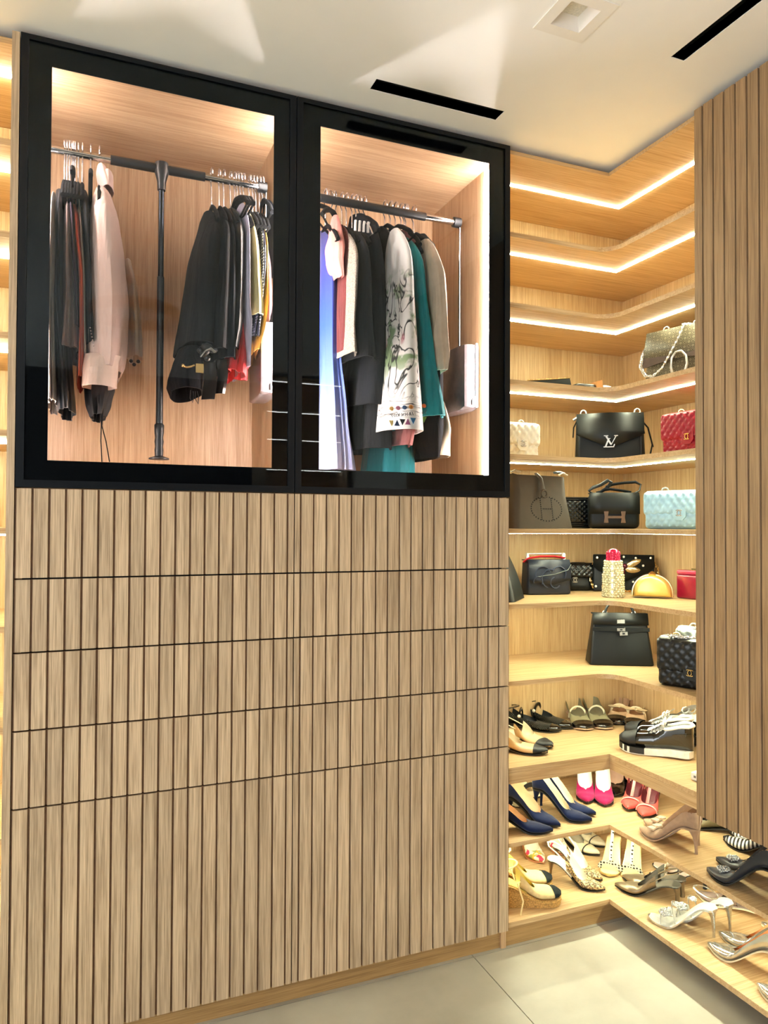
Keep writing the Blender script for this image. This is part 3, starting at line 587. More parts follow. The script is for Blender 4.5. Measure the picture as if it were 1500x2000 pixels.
for k in range(4): m.tube([Vector((-.018+k*.014, -.002*k, .012)), Vector((-.02+k*.014, -.004, 0)), Vector((-.019+k*.014, 0, -.02))], .0045, 6)
m.build('clip', plain('white plastic', 'e6e2dc', .35), t, 60)
# ------------------------------------------------------------------ pull-down rails
def lift(label, x0, x1, xm, sl0, sl1, arm_left, arm_right, pole=True):
    t = thing('pull_down_rail', label, 'clothes rail', (xm, ROD_Y, 1.55), 0, 'pull-down clothes rails'); L = lambda o: (setattr(o, 'matrix_basis', Matrix.Translation(-Vector(t.location))), o)[1]
    V = Vector
    def rod(a, b, r, name, mat): L(MB().tube([V((a, ROD_Y, ROD_Z-.014)), V((b, ROD_Y, ROD_Z-.014))], r, 16).build(name, mat, t, 50))
    rod(x0, sl0, .0115, 'rod', CHROME); rod(sl1, x1, .0115, 'rod', CHROME); rod(sl0, sl1, .0135, 'rod_sleeve', BLACKPL)
    if pole:
        M = Matrix.Translation((xm, ROD_Y, 0))
        L(MB().lathe([(.012, 2.375), (.013, 2.40), (.022, 2.432), (.02, 2.458), (.0, 2.46)], 16, M).build('tee_joint', BLACKPL, t, 50))
        L(MB().lathe([(.0085, 2.10), (.0085, 2.39)], 14, M).build('pole', plain('dark chrome', '30343a', .2, 1), t, 50))
        L(MB().lathe([(.0105, 1.64), (.0105, 2.11)], 14, M).build('pole', BLACKPL, t, 50))
        L(MB().lathe([(.03, 1.556), (.03, 1.560), (.012, 1.566), (.0135, 1.585), (.0115, 1.595), (.0138, 1.61), (.0115, 1.622), (.0138, 1.637), (.0145, 1.66), (.0105, 1.665)], 16, M).build('hand_grip', BLACKPL, t, 50))
    for side, on in ((-1, arm_left), (1, arm_right)):
        xe = x0 if side < 0 else x1
        L(MB().tube([V((xe-side*.025, ROD_Y, ROD_Z-.014)), V((xe+side*.002, ROD_Y, ROD_Z-.014))], .0175, 16).build('end_socket', GREYPL if side < 0 else BLACKPL, t, 50))
        L(MB().tube([V((xe+side*.001, ROD_Y, ROD_Z)), V((xe+side*.001, ROD_Y, 1.95))], .0045, 8).build('arm', CHROME, t, 50))
        xw = xe+side*.020; xa, xb = sorted((xw, xe-side*.034))
        prof = [(.165, 1.765), (.20, 1.757), (.34, 1.757), (.34, 1.985), (.20, 1.985), (.165, 1.98)]
        m = MB(); rings = []
        for u, ins in ((0, .006), (.15, 0), (.85, 0), (1, .004)):
            x = xa+(xb-xa)*(u if side > 0 else 1-u); cy_, cz_ = .25, 1.87
            rings.append([V((x, cy_+(y-cy_)*(1-ins*6), cz_+(z-cz_)*(1-ins*4))) for y, z in prof])
        if side > 0: rings = rings[::-1]
        m.loft(rings); bx_ = L(m.build('spring_box', plain('smoked chrome plastic', '8d8486', .22, .6), t, 35))
        xs = xw-side*.018
        m = MB(); m.box(xs-.003, xs+.003, .1655, .1700, 1.79, 1.98); o = m.build('guide_slot', BLACKPL, bx_)
        m = MB(); m.box(xs-.009, xs+.006, .158, .1655, 1.772, 1.792); m.box(xs-.004, xs+.001, .155, .158, 1.785, 1.80); m.build('latch', CHROME, bx_)
        m = MB(); m.box(xs+.008*side-.004, xs+.008*side+.004, .160, .1655, 1.765, 1.985); m.build('white_cover', plain('light grey cover', 'c9c6c8', .35), bx_)
lift('pull-down clothes rail with black centre pole in the left compartment', .020, .689, .368, .222, .497, 1, 1)
lift('pull-down clothes rail with chrome right end in the right compartment', .745, 1.391, 1.07, .87, 1.255, 1, 1, False)
# ================================================================== bags
S3, S4, S5, S6, S7 = [SU[i]+ST for i in (3, 4, 5, 6, 7)]
def rrect(w, d, r, n=5):
    r = min(r, w/2*.99, d/2*.99); out = []
    for cx, cy, a0 in ((w/2-r, d/2-r, 0), (-w/2+r, d/2-r, PI/2), (-w/2+r, -d/2+r, PI), (w/2-r, -d/2+r, 1.5*PI)):
        for k in range(n+1): a = a0+PI/2*k/n; out.append((cx+r*math.cos(a), cy+r*math.sin(a)))
    return out
def body(w, d, h, r=.015, top=None, rz=.012, lean=0, n=5, wob=0):
    """soft box: rounded plan, rounded edges, top=(w,d) at the rim"""
    tw, td = top or (w, d); m = MB(); rings = []
    lv = [(0, 1)]+[(rz*(1-math.cos(PI/2*k/3)), 1-math.sin(PI/2*k/3)) for k in range(1, 4)]
    zs = [(z, ins) for z, ins in lv]+[(h*u, 0) for u in (.25, .5, .75)]+[(h-z, ins) for z, ins in lv[::-1]]
    for z, ins in zs:
        u = z/h; W_, D_ = w+(tw-w)*u-2*rz*ins, d+(td-d)*u-2*rz*ins
        rings.append([Vector((x, y+lean*u+wob*math.sin(3*x/w*PI)*u, z)) for x, y in rrect(W_, D_, r, n)])
    return m.loft(rings)
def quilt(w, h, y, z0, nx, nz, depth=.006, r=.012, bulge=.004, curve=None):
    """diamond-quilted panel facing -y; edges roll back"""
    nu, nv = nx*6, max(6, nz*6); rows = []
    for j in range(nv+1):
        row = []
        for i in range(nu+1):
            u, v = i/nu, j/nv; a, b_ = u*nx+v*nz, u*nx-v*nz
            q = abs(math.sin(PI*a))*abs(math.sin(PI*b_)); q = q**.55
            e = min(u, 1-u)*w; f = min(v, 1-v)*h
            back = (r*(1-math.sqrt(max(0, 1-(1-min(1, e/r))**2))) if e < r else 0)+(r*.7*(1-math.sqrt(max(0, 1-(1-min(1, f/(r*.7)))**2))) if f < r*.7 else 0)
            yy = y-depth*q*(1 if back < .001 else .4)+back-bulge*math.sin(PI*u)*math.sin(PI*v)
            if curve: yy += curve(u, v)
            row.append(Vector(((u-.5)*w, yy, z0+v*h)))
        rows.append(row)
    m = MB(); m.grid(rows); return m
def chain_mesh(pts, mat, name, parent, link=.009, r=.0016):
    P = [Vector(p) for p in pts]; segs = []; acc = 0; m = MB(); d = [0]
    for a, b_ in zip(P, P[1:]): d.append(d[-1]+(b_-a).length)
    n = max(3, int(d[-1]/(link*.72)))
    for k in range(n):
        s = d[-1]*(k+.5)/n; i = max(j for j in range(len(d)-1) if d[j] <= s); t = (s-d[i])/max(1e-9, d[i+1]-d[i])
        c = P[i].lerp(P[i+1], t); tan = (P[i+1]-P[i]).normalized()
        N = Vector((0, 1, 0)) if abs(tan.y) < .9 else Vector((1, 0, 0)); N = (N-tan*N.dot(tan)).normalized(); B = tan.cross(N)
        if k % 2: N, B = B, N
        N2 = (N+B*.6).normalized()
        m.tube([c+tan*(link*.5*math.cos(q))+N2*(link*.32*math.sin(q)) for q in [2*PI*j/8 for j in range(8)]], r, 5, closed=True)
    return m.build(name, mat, parent, 60)
def bag(name, label, cat, x, y, z, rz, group=None): return thing(name, label, cat, (x, y, z+.0008), R_(rz), group)
def arc(cx, cz, r, a0, a1, y, n=10): return [Vector((cx+r*math.cos(R_(a0+(a1-a0)*k/n)), y, cz+r*math.sin(R_(a0+(a1-a0)*k/n)))) for k in range(n+1)]
def interlock(t, cx, cz, y, r, mat, name='interlocked_c_clasp'):
    r *= 1.15; m = MB(); m.tube(arc(cx-r*.40, cz, r, 130, -130, y), r*.19, 6); m.tube(arc(cx+r*.40, cz, r, 50, 310, y-.001), r*.19, 6)
    return m.build(name, mat, t, 60)
SILV = plain('silver hardware', 'e2e0dc', .25, .65, noise=.02); GBAG = 'handbags on the corner shelves'
def quilted_flap(t, w, h, d, mat, hw, nx=8, flap=.62, rings=True, lock=True, lockx=0):
    body(w, d, h, .018).build('body', mat, t, 50)
    quilt(w*.985, h*(1-flap)+.012, -d/2-.001, .004, nx, max(2, int(nx*(1-flap)*h/w)+1)).build('front_panel', mat, t, 70)
    fl = quilt(w*1.0, h*flap, -d/2-.011, h*(1-flap), nx, max(2, int(nx*flap*h/w))).build('flap', mat, t, 70)
    m = MB(); rows = [[Vector((x, yy, zz)) for x in (-w/2+.004, 0, w/2-.004)] for yy, zz in ((-d/2-.004, h-.004), (-d/4, h+.006), (d/4, h+.006), (d/2, h-.004))]
    m.grid(rows); m.build('flap_top', mat, t, 70)
    if lock:
        tg = MB().prism([(-.022+lockx, .0), (.022+lockx, .0), (.022+lockx, -.03), (.012+lockx, -.042), (-.012+lockx, -.042), (-.022+lockx, -.03)], -.003, .003, Matrix.Translation((0, -d/2-.014, h*(1-flap)+.022)) @ Matrix.Rotation(PI/2, 4, 'X')).build('lock_tab', mat, t, 50)
        interlock(t, lockx, h*(1-flap)+.004, -d/2-.0195, .0085, hw)
    if rings:
        m = MB()
        for sx in (-.28, .28): m.tube([Vector((sx*w+.012*math.cos(q), -.0, h+.008+.009*math.sin(q))) for q in [2*PI*k/10 for k in range(10)]], .0028, 6, closed=True)
        m.build('chain_ring', hw, t, 60)
def pos_y(px, py, Y): p = at_y(px, py, Y); return p.x, p.y
# ---- shelf of the envelope bag (z S4)
WHITEL = leather('white lambskin', 'faf6ea', .45); REDL = leather('red lambskin', '940d28', .45); BLKL = leather('black calfskin', '070b0c', .5, spec=.35); NAVL = leather('navy calfskin', '121a29', .42)
a = at_y(1057, 860, .17)
t = bag('handbag', 'white quilted flap bag half hidden by the wardrobe edge', 'handbag', a.x-.125, .215, S4, 0, GBAG); quilted_flap(t, .25, .126, .07, WHITEL, SILV, 9, lockx=.045)
a = at_y(1190, 860, .14)
t = bag('handbag', 'black envelope-flap bag with silver LV clasp on the upper corner shelf', 'handbag', a.x, .14, S4, -36, GBAG)
w, h, d = .245, .168, .10
body(w, d, h, .02, (w*.95, d*.62)).build('body', BLKL, t, 50)
m = MB(); fz = [(h+.003, .028), (h+.002, -.028), (h-.02, -.040), (h*.62, -.0505), (h*.5, -.0525)]
pts = []
rows = [[Vector((-w/2*.955, yy, zz)), Vector((0, yy-.002, zz+.003)), Vector((w/2*.955, yy, zz))] for zz, yy in fz[:4]]
rows.append([Vector((-w/2*.97, -.0515, h*.56)), Vector((0, -.056, h*.27)), Vector((w/2*.97, -.0515, h*.56))])
m.grid(rows); o = m.build('envelope_flap', BLKL, t, 40); md = o.modifiers.new('thick', 'SOLIDIFY'); md.thickness = .004
m = MB(); Mx = Matrix.Translation((.0, -.0625, h*.40)) @ Matrix.Rotation(PI/2, 4, 'X')
def letters_lv(s):
    m = MB()
    def stroke(p, q, wd, z0=-.07, z1=.07):
        d = Vector((q[0]-p[0], q[1]-p[1])).normalized(); n = Vector((-d.y, d.x))*wd/2
        m.prism([(p[0]+n.x, p[1]+n.y), (q[0]+n.x, q[1]+n.y), (q[0]-n.x, q[1]-n.y), (p[0]-n.x, p[1]-n.y)], z0, z1)
    stroke((-.14, .22), (-.40, -.46), .13); stroke((-.56, -.47), (.30, -.47), .09); stroke((.24, -.5), (.34, -.24), .08); stroke((-.28, .24), (0, .24), .07)
    stroke((-.36, .46), (.06, -.28), .14, -.02, .13); stroke((.06, -.30), (.46, .46), .07, -.02, .13); stroke((-.54, .48), (-.18, .48), .07, -.02, .13); stroke((.30, .48), (.60, .48), .07, -.02, .13)
    return m.xf(Matrix.Scale(s, 4))
letters_lv(.042).xf(Mx).build('monogram_clasp', SILV, t)
m = MB(); m.tube([Vector((.105, 0, h-.01)), Vector((.135, .0, h*.72)), Vector((.152, .0, h*.3)), Vector((.150, 0, .06)), Vector((.138, .0, .004))], .006, 8, flat=.5); m.build('shoulder_strap', BLKL, t, 60)
MB().tube([Vector((-.115, 0, h-.015)), Vector((-.127, 0, h-.04)), Vector((-.129, .01, h*.55))], .005, 8, flat=.5).build('shoulder_strap', BLKL, t, 60); m = MB()
m = MB()
for sx in (-.092, .098): m.tube([Vector((sx+.010*math.cos(q), -.0, h+.012+.012*math.sin(q))) for q in [2*PI*k/10 for k in range(10)]], .003, 6, closed=True)
m.tube([Vector((-.128, 0, h-.012)), Vector((-.10, 0, h+.008))], .005, 8); m.build('strap_ring', SILV, t, 60)
for sx in (-1, 1): MB().box(sx*.106-.0015, sx*.106+.0015, -.0525, -.0495, .008, h*.5).build('seam', plain('black seam', '06080a', .5), t)
a = at_x(1296, 842, 2.01)
t = bag('handbag', 'red quilted flap bag with gold clasp cut off by the tall cabinet', 'handbag', 2.05, a.y-.115, S4, -84, GBAG); quilted_flap(t, .235, .145, .075, REDL, GOLD, 9)
# ---- S3: monogram bag, two flat pouches
def monogram():
    t = NT('olive monogram canvas'); t.b.inputs['Roughness'].default_value = .5
    tc = t.node('ShaderNodeTexCoord'); s = t.node('ShaderNodeSeparateXYZ'); t.link(tc.outputs['Object'], s.inputs[0])
    a = t.math('MULTIPLY', t.math('ADD', s.outputs['X'], s.outputs['Z']), 34.0); b_ = t.math('MULTIPLY', t.math('SUBTRACT', s.outputs['X'], s.outputs['Z']), 34.0)
    def tri(v): return t.math('ABSOLUTE', t.math('SUBTRACT', t.math('FRACT', v), .5))
    ta, tb = tri(a), tri(b_); mn = t.math('MAXIMUM', ta, tb)
    line = t.ramp([(.40, (0, 0, 0, 1)), (.45, (1, 1, 1, 1))], mn)
    r = t.math('SQRT', t.math('ADD', t.math('MULTIPLY', ta, ta), t.math('MULTIPLY', tb, tb)))
    ring = t.ramp([(.24, (0, 0, 0, 1)), (.28, (1, 1, 1, 1)), (.36, (1, 1, 1, 1)), (.40, (0, 0, 0, 1))], r)
    f = t.math('MAXIMUM', t.math('MULTIPLY', line, .75), ring)
    t.link(t.ramp([(0, lin('756b54')), (1, lin('3f361f'))], f), t.b.inputs['Base Color']); return t.m
a = at_x(1262, 680, 2.0)
t = bag('handbag', 'olive monogram canvas bag with silver chain and horseshoe clasp', 'handbag', 2.06, a.y-.135, S3, -74, GBAG); MG = monogram(); w, h, d = .285, .19, .09
body(w, d, h, .012, (w*.93, d*.7)).build('body', MG, t, 50)
fm = MB(); fm.grid([[Vector((-w*.468, .03, h+.002)), Vector((0, .03, h+.004)), Vector((w*.468, .03, h+.002))], [Vector((-w*.468, -.036, h+.001)), Vector((0, -.038, h+.002)), Vector((w*.468, -.036, h+.001))], [Vector((-w*.478, -.044, h*.72)), Vector((0, -.046, h*.7)), Vector((w*.478, -.044, h*.72))], [Vector((-w*.49, -.050, h*.50)), Vector((0, -.052, h*.44)), Vector((w*.49, -.050, h*.50))]])
o = fm.build('flap', MG, t, 40); o.modifiers.new('thick', 'SOLIDIFY').thickness = .003
SUE = plain('brown suede', '5a4c44', .9)
for sx in (-1, 1): MB().prism([(sx*w*.49, .022), (sx*w*.49, -.014), (sx*w*.06, .004), (sx*w*.06, .014)], -.002, .002, Matrix.Translation((0, -.0535, h*.43)) @ Matrix.Rotation(PI/2, 4, 'X')).build('side_tab', SUE, t)
m = MB(); m.tube([Vector((.0+x, -.058, h*.36+z)) for x, z in ((-.024, -.040), (-.030, -.012), (-.027, .018), (-.012, .036), (.008, .036), (.024, .018), (.028, -.010), (.020, -.036))], [.006, .0045, .004, .004, .004, .004, .0045, .006], 8)
for x, z in ((-.022, -.044), (.019, -.040)): m.ball(Vector((x, -.06, h*.36+z)), .0085, 8, sz=1.2)
m.build('horseshoe_clasp', SILV, t, 60)
chain_mesh([(-.10, -.01, h+.008), (-.128, -.02, h-.012), (-.142, -.05, h*.62), (-.140, -.068, h*.38), (-.118, -.072, h*.2), (-.09, -.072, h*.16), (-.055, -.070, h*.30), (-.025, -.068, h*.55), (.0, -.064, h*.78), (.012, -.05, h+.004), (.02, -.01, h+.012)], SILV, 'chain_strap', t, .0125, .0024)
m = MB()
for sx in (-.08, .03): m.tube([Vector((sx+.011*math.cos(q), -.0, h+.012+.012*math.sin(q))) for q in [2*PI*k/10 for k in range(10)]], .0028, 6, closed=True)
m.build('chain_ring', SILV, t, 60)
TAN = leather('tan leather', 'c98f55', .5)
a = at_y(1100, 745, .12)
t = bag('pouch', 'flat black leather pouch lying at the left of the high shelf', 'pouch', a.x-.085, .14, S3, 4)
m = MB(); m.loft([[Vector((x, y_, z_)) for x, y_, z_ in ring] for ring in [[(-.1, -.06, 0), (.085, -.06, 0), (.085, .06, 0), (-.1, .06, 0)], [(-.102, -.062, .004), (.09, -.062, .006), (.09, .062, .006), (-.102, .062, .004)], [(-.1, -.058, .008), (.086, -.058, .034), (.086, .058, .034), (-.1, .058, .01)]]]); m.build('body', BLKL, t, 40)
MB().tube([Vector((-.098, -.06, .009)), Vector((0, -.061, .022)), Vector((.084, -.06, .034))], .0022, 6).build('zip', GOLD, t)
t = bag('pouch', 'dark brown pouch with a tan leather band beside the black pouch', 'pouch', a.x+.085, .13, S3, -6)
body(.10, .10, .022, .01, (.08, .08), .006).build('body', leather('dark brown leather', '2b1d17', .4), t, 50)
MB().prism([(-.012, 0), (.016, 0), (.010, .036), (-.010, .030)], -.05, .05, Matrix.Translation((.044, 0, 0)) @ Matrix.Rotation(PI/2, 4, 'X')).build('tan_band', TAN, t)
t = bag('pouch', 'small white round pouch right of the tan band', 'pouch', a.x+.17, .11, S3, 0)
MB().ball(Vector((0, 0, .012)), .03, 14, sz=.42).build('body', WHITEL, t, 60); MB().tube([Vector((-.028, -.004, .013)), Vector((0, -.03, .014)), Vector((.028, -.004, .013))], .0015, 6).build('zip', SILV, t)
# ---- S5
TAUPE = leather('taupe grained leather', '493b2a', .55)
def perforated_h(t, cx, cz, rx_, rz_, y, mat, lean=0):
    m = MB(); n = 34
    P = [(cx+rx_*math.cos(2*PI*k/n), cz+rz_*math.sin(2*PI*k/n)) for k in range(n)]
    P += [(cx-rx_*.36, cz+rz_*v) for v in [-.85+.17*k for k in range(11)]]+[(cx+rx_*.36, cz+rz_*v) for v in [-.85+.17*k for k in range(11)]]+[(cx+rx_*u, cz+.0) for u in (-.22, -.1, .02, .14, .26)]
    for x, z in P: m.ball(Vector((x, y+lean*z, z)), .0026, 6, sy=.35)
    return m.build('perforated_letter', mat, t)
DARKHOLE = plain('dark perforation', '15100b', .9)
def tote(t, w, h, d, mat, lean=0):
    m = MB(); rings = []; n = 12
    for j in range(13):
        u = j/12; W_ = w*(1-.10*u); D_ = d*(1-.55*u); ring = []
        for x, y in rrect(W_, D_, .03+.02*u, 8):
            z = h*u
            if u > .9: z += .012*math.sin(x/w*2*PI*1.5+1)*(u-.9)*10
            ring.append(Vector((x, y+lean*u+.010*math.sin(x/w*9)*u*u, z)))
        rings.append(ring)
    m.grid(rings, True); m.f.append(tuple(range(len(rings[0])))[::-1])
    inner = [[Vector((p.x*.96, (p.y-lean)*.88+lean, p.z)) for p in rings[-1]], [Vector((p.x*.94, (p.y-lean)*.8+lean, p.z-.05)) for p in rings[-1]]]
    m.grid([rings[-1]]+inner, True); k = len(m.v)-len(inner[1]); m.f.append(tuple(range(k, len(m.v))))
    return m.build('body', mat, t, 60)
a = at_y(1114, 980, .12)
t = bag('tote_bag', 'taupe leather tote with perforated oval H next to the wardrobe edge', 'handbag', a.x-.135, .15, S5, 4, GBAG); tote(t, .27, .195, .13, TAUPE)
perforated_h(t, .012, .068, .066, .042, -.0685, DARKHOLE, .16)
m = MB(); m.tube([Vector((-.004, -.02, .192)), Vector((-.004, -.045, .175)), Vector((-.003, -.052, .150)), Vector((-.003, -.057, .128))], [.008, .008, .009, .012], 8, flat=.4, up=(0, -1, 0)); m.build('closing_tab', TAUPE, t, 60)
MB().tube([Vector((-.003+.012*math.cos(q), -.064, .120+.012*math.sin(q))) for q in [2*PI*k/12 for k in range(12)]], .004, 6, closed=True).build('tab_ring', TAUPE, t, 60)
m = MB(); m.tube([Vector((.09, -.03, .190)), Vector((.11, -.025, .196)), Vector((.134, -.02, .190))], .005, 8, flat=.6); m.tube([Vector((-.12, -.03, .190)), Vector((-.10, -.03, .2)), Vector((-.08, -.03, .194))], .006, 8, flat=.6); m.build('strap_end', plain('pale leather edge', 'd9c3a4', .5), t, 60)
MB().tube([Vector((.088, -.01, .199)), Vector((.112, -.004, .201)), Vector((.137, .004, .198))], .009, 8, flat=.5).build('rolled_strap', BLKL, t, 60)
a = at_y(1135, 1000, .24)
t = bag('handbag', 'small boxy black quilted bag between the taupe tote and H bag', 'handbag', a.x-.02, .26, S5, -14, GBAG); w, h, d = .135, .118, .07
body(w, d, h, .012).build('body', BLKL, t, 50); quilt(w*.74, h*.74, -d/2-.001, h*.17, 5, 5, .005).build('quilted_panel', leather('black shiny lambskin', '0c0f11', .25), t, 70)
m = MB()
for k in range(3): e = .004+k*.007; m.tube([Vector((-w/2+e, -d/2-.002, e)), Vector((w/2-e, -d/2-.002, e)), Vector((w/2-e, -d/2-.002, h-e)), Vector((-w/2+e, -d/2-.002, h-e))], .003, 6, closed=True)
m.build('ribbed_frame', leather('black shiny lambskin', '0c0f11', .25), t, 60)
a = at_y(1205, 1000, .13)
t = bag('handbag', 'small black bag with large rose gold H buckle and looped strap', 'handbag', a.x, .15, S5, -32, GBAG); w, h, d = .182, .128, .05
body(w, d, h, .018, None, .018).build('body', BLKL, t, 50)
m = MB(); m.grid([[Vector((x, yy, zz)) for x in (-w/2+.002, -w/4, 0, w/4, w/2-.002)] for zz, yy in ((h+.001, .018), (h+.002, -.018), (h-.012, -.027), (h*.66, -.029), (h*.42, -.030))]); o = m.build('flap', BLKL, t, 40); o.modifiers.new('thick', 'SOLIDIFY').thickness = .003
RG = plain('rose gold', 'd6b08f', .22, 1, noise=.02)
m = MB(); zc_ = h*.33
for sx in (-1, 1): m.prism([(sx*.030-.0085, -.021), (sx*.030+.0085, -.021), (sx*.030+.0055, 0), (sx*.030+.0085, .021), (sx*.030-.0085, .021), (sx*.030-.0055, 0)], 0, .006, Matrix.Translation((0, -.032, zc_)) @ Matrix.Rotation(PI/2, 4, 'X'))
m.box(-.025, .025, -.037, -.032, zc_-.0045, zc_+.0045); m.build('letter_buckle', RG, t, 30)
m = MB(); st = [Vector(p) for p in ((-.07, 0, h), (-.088, -.004, h+.012), (-.074, -.01, h+.024), (-.045, -.012, h+.034), (-.02, -.012, h+.05), (-.008, -.006, h+.044), (-.02, 0, h+.024), (-.045, .004, h+.008), (-.06, .006, h+.004))]
m.tube(st, .0065, 8, flat=.45)
m.tube([Vector(p) for p in ((.068, 0, h), (.092, 0, h+.012), (.098, .002, h+.034), (.08, .006, h+.044), (.04, .01, h+.042), (0, .01, h+.036), (-.025, .006, h+.026), (-.03, -.002, h+.016), (-.012, -.008, h+.018), (.03, -.01, h+.012), (.062, -.006, h+.006))], .0065, 8, flat=.45); m.build('shoulder_strap', BLKL, t, 60)
BLUEL = leather('pale blue lambskin', 'a8d0e4', .45)
a = at_x(1253, 1000, 1.97)
t = bag('handbag', 'pale blue quilted flap bag with silver clasp beside the H bag', 'handbag', 2.045, a.y-.132, S5, -70, GBAG); quilted_flap(t, .27, .126, .075, BLUEL, SILV, 10, .60)
# ---- S6
t = bag('tote_bag', 'black leather tote with perforated letter slouching behind the wardrobe edge', 'handbag', at_z(1004, 1172, S6).x-.03, at_z(1030, 1172, S6).y+.06, S6, 46, GBAG)
BG = leather('black grained leather', '101614', .4); w, h = .21, .225; m = MB(); rings = []
for j in range(11):
    u = j/10; ring = []
    for x, y in rrect(w*(1-.25*u), .13*(1-.75*u)+.012, .03, 6): ring.append(Vector((x+.02*u, y+.05*u*u, h*u-.0*x)))
    rings.append(ring)
m.loft(rings); m.build('body', BG, t, 60); perforated_h(t, .01, .085, .05, .05, -.068, DARKHOLE, .36)
MB().tube([Vector((x, -.068+(.002 if abs(x) < .09 else .02), .004)) for x in (-.1, -.09, 0, .09, .1)], .003, 6).build('piping', plain('grey piping', '6c736e', .4), t, 60)
p = at_z(1070, 1163, S6)
t = bag('handbag', 'navy embossed bag with red-lined strap and silver clasps', 'handbag', p.x+.025, p.y+.05, S6, -10, GBAG); w, h, d = .175, .125, .075
body(w, d, h, .01, (w*.96, d*.8), .008).build('body', NAVL, t, 50)
m = MB(); m.grid([[Vector((x, yy, zz)) for x in (-w/2*.96, 0, w/2*.96)] for zz, yy in ((h+.002, .03), (h+.003, -.028), (h*.8, -.037), (h*.5, -.0395))]+[[Vector((-w/2*.97, -.040, h*.42)), Vector((.01, -.041, h*.30)), Vector((w/2*.97, -.040, h*.46))]]); o = m.build('flap', NAVL, t, 50); o.modifiers.new('thick', 'SOLIDIFY').thickness = .003
m = MB()
for cx_, cz_, r0, a0, a1 in ((-.03, .075, .03, 20, 200), (.0, .06, .035, 60, 250), (.035, .078, .028, -40, 160), (.02, .045, .02, 100, 330), (-.05, .05, .018, -30, 200)): m.tube(arc(cx_, cz_, r0, a0, a1, -.0425), .0022, 5)
m.build('embossed_scroll', leather('navy embossing', '232d42', .4), t, 60)
REDS = leather('red strap lining', 'c4252e', .4)
MB().tube([Vector((-.09, .0, h-.004)), Vector((-.075, -.01, h+.010)), Vector((-.03, -.012, h+.017)), Vector((.03, -.012, h+.017)), Vector((.072, -.01, h+.011))], .0075, 8, flat=.5).build('strap', REDS, t, 60)
m = MB(); m.tube([Vector((-.072, .0, h+.027)), Vector((.07, .0, h+.027))], .003, 8)
for sx in (-.075, .073): m.lathe([(.0075, h+.004), (.0075, h+.028), (.004, h+.031)], 10, Matrix.Translation((sx, -.002, 0)))
m.build('metal_handle', SILV, t, 50)
MB().tube([Vector((.085, -.04, h*.9)), Vector((.07, -.044, h*.74)), Vector((.02, -.044, h*.62)), Vector((-.05, -.043, h*.55))], .0012, 6).build('piping', plain('grey piping', '6c736e', .4), t)
p = at_z(1134, 1155, S6)
t = bag('handbag', 'small slouchy black quilted bag with silver clasp beside the navy bag', 'handbag', p.x+.022, p.y+.045, S6, -20, GBAG); w, h, d = .125, .112, .085
body(w, d, h, .03, (w*.72, d*.5), .02).build('body', BLKL, t, 60)
quilt(w*.86, h*.52, -d/2-.004, h*.47, 5, 3, .006, curve=lambda u, v: .016*v*v).build('flap', leather('black shiny lambskin', '0c0f11', .25), t, 70)
interlock(t, -.03, h*.40, -d/2-.016, .008, SILV)
p = at_z(1222, 1160, S6)
t = bag('handbag', 'black bag with pearl studs and jewelled bee behind the lipstick clutch', 'handbag', p.x+.06, p.y+.085, S6, -36, GBAG); w, h, d = .235, .145, .06
body(w, d, h, .008, (w*.97, d*.7), .006).build('body', BLKL, t, 50)
m = MB(); m.grid([[Vector((-w/2*.97, -.024, h)), Vector((0, -.026, h)), Vector((w/2*.97, -.024, h))], [Vector((-w/2*.98, -.029, h*.68)), Vector((0, -.032, h*.60)), Vector((w/2*.98, -.029, h*.68))], [Vector((-w/2*.8, -.031, h*.55)), Vector((.01, -.034, h*.30)), Vector((w/2*.8, -.031, h*.55))]]); o = m.build('flap', BLKL, t, 40); o.modifiers.new('thick', 'SOLIDIFY').thickness = .003
PEARL = plain('pearl', 'eae4da', .2, noise=.02)
for x, z in ((-.100, h*.92), (.0, h*.95), (.045, h*.92), (.1, h*.93), (.072, h*.72), (-.105, h*.14), (.035, h*.28), (.1, h*.2), (-.07, h*.6)): MB().ball(Vector((x, -.035, z)), .0048, 8).build('pearl_stud', PEARL, t, 60)
JEW = plain('pave jewels', 'c9b489', .25, .9, noise=.6, nscale=500)
m = MB()
for (cx_, cz_, L_, ang) in ((.034, .112, .034, 28), (.032, .088, .030, -2)):
    Mx = Matrix.Translation((cx_, -.037, cz_)) @ Matrix.Rotation(-R_(ang), 4, 'Y'); q = MB(); q.ball((0, 0, 0), 1, 12, sx=L_, sy=.006, sz=.013); m.add([Mx @ Vector(v) for v in q.v], q.f)
m.build('bee_wing', JEW, t, 60)
m = MB(); m.ball((.004, -.038, .102), .011, 10, sz=1.0); m.ball((-.006, -.038, .078), .013, 10, sz=1.5); m.build('bee_body', plain('dark jewels', '5a2a3a', .25, .7, noise=.7, nscale=300), t, 60)
chain_mesh([(-.105, 0, h*.85), (-.125, -.01, h*.6), (-.125, -.02, h*.3), (-.115, -.03, h*.1)], GOLD, 'chain', t, .011, .002); chain_mesh([(.112, 0, h*.85), (.128, -.01, h*.65), (.132, -.02, h*.4), (.10, -.05, .01), (.05, -.06, .006), (.0, -.06, .006)], GOLD, 'chain', t, .011, .002)
p = at_z(1200, 1168, S6)
t = bag('clutch', 'lipstick-shaped crystal clutch with pink jewelled tip', 'clutch', p.x+.02, p.y+.03, S6, -34)
CRY = plain('gold crystal beads', 'e6d9b8', .18, .55, noise=.45, nscale=260)
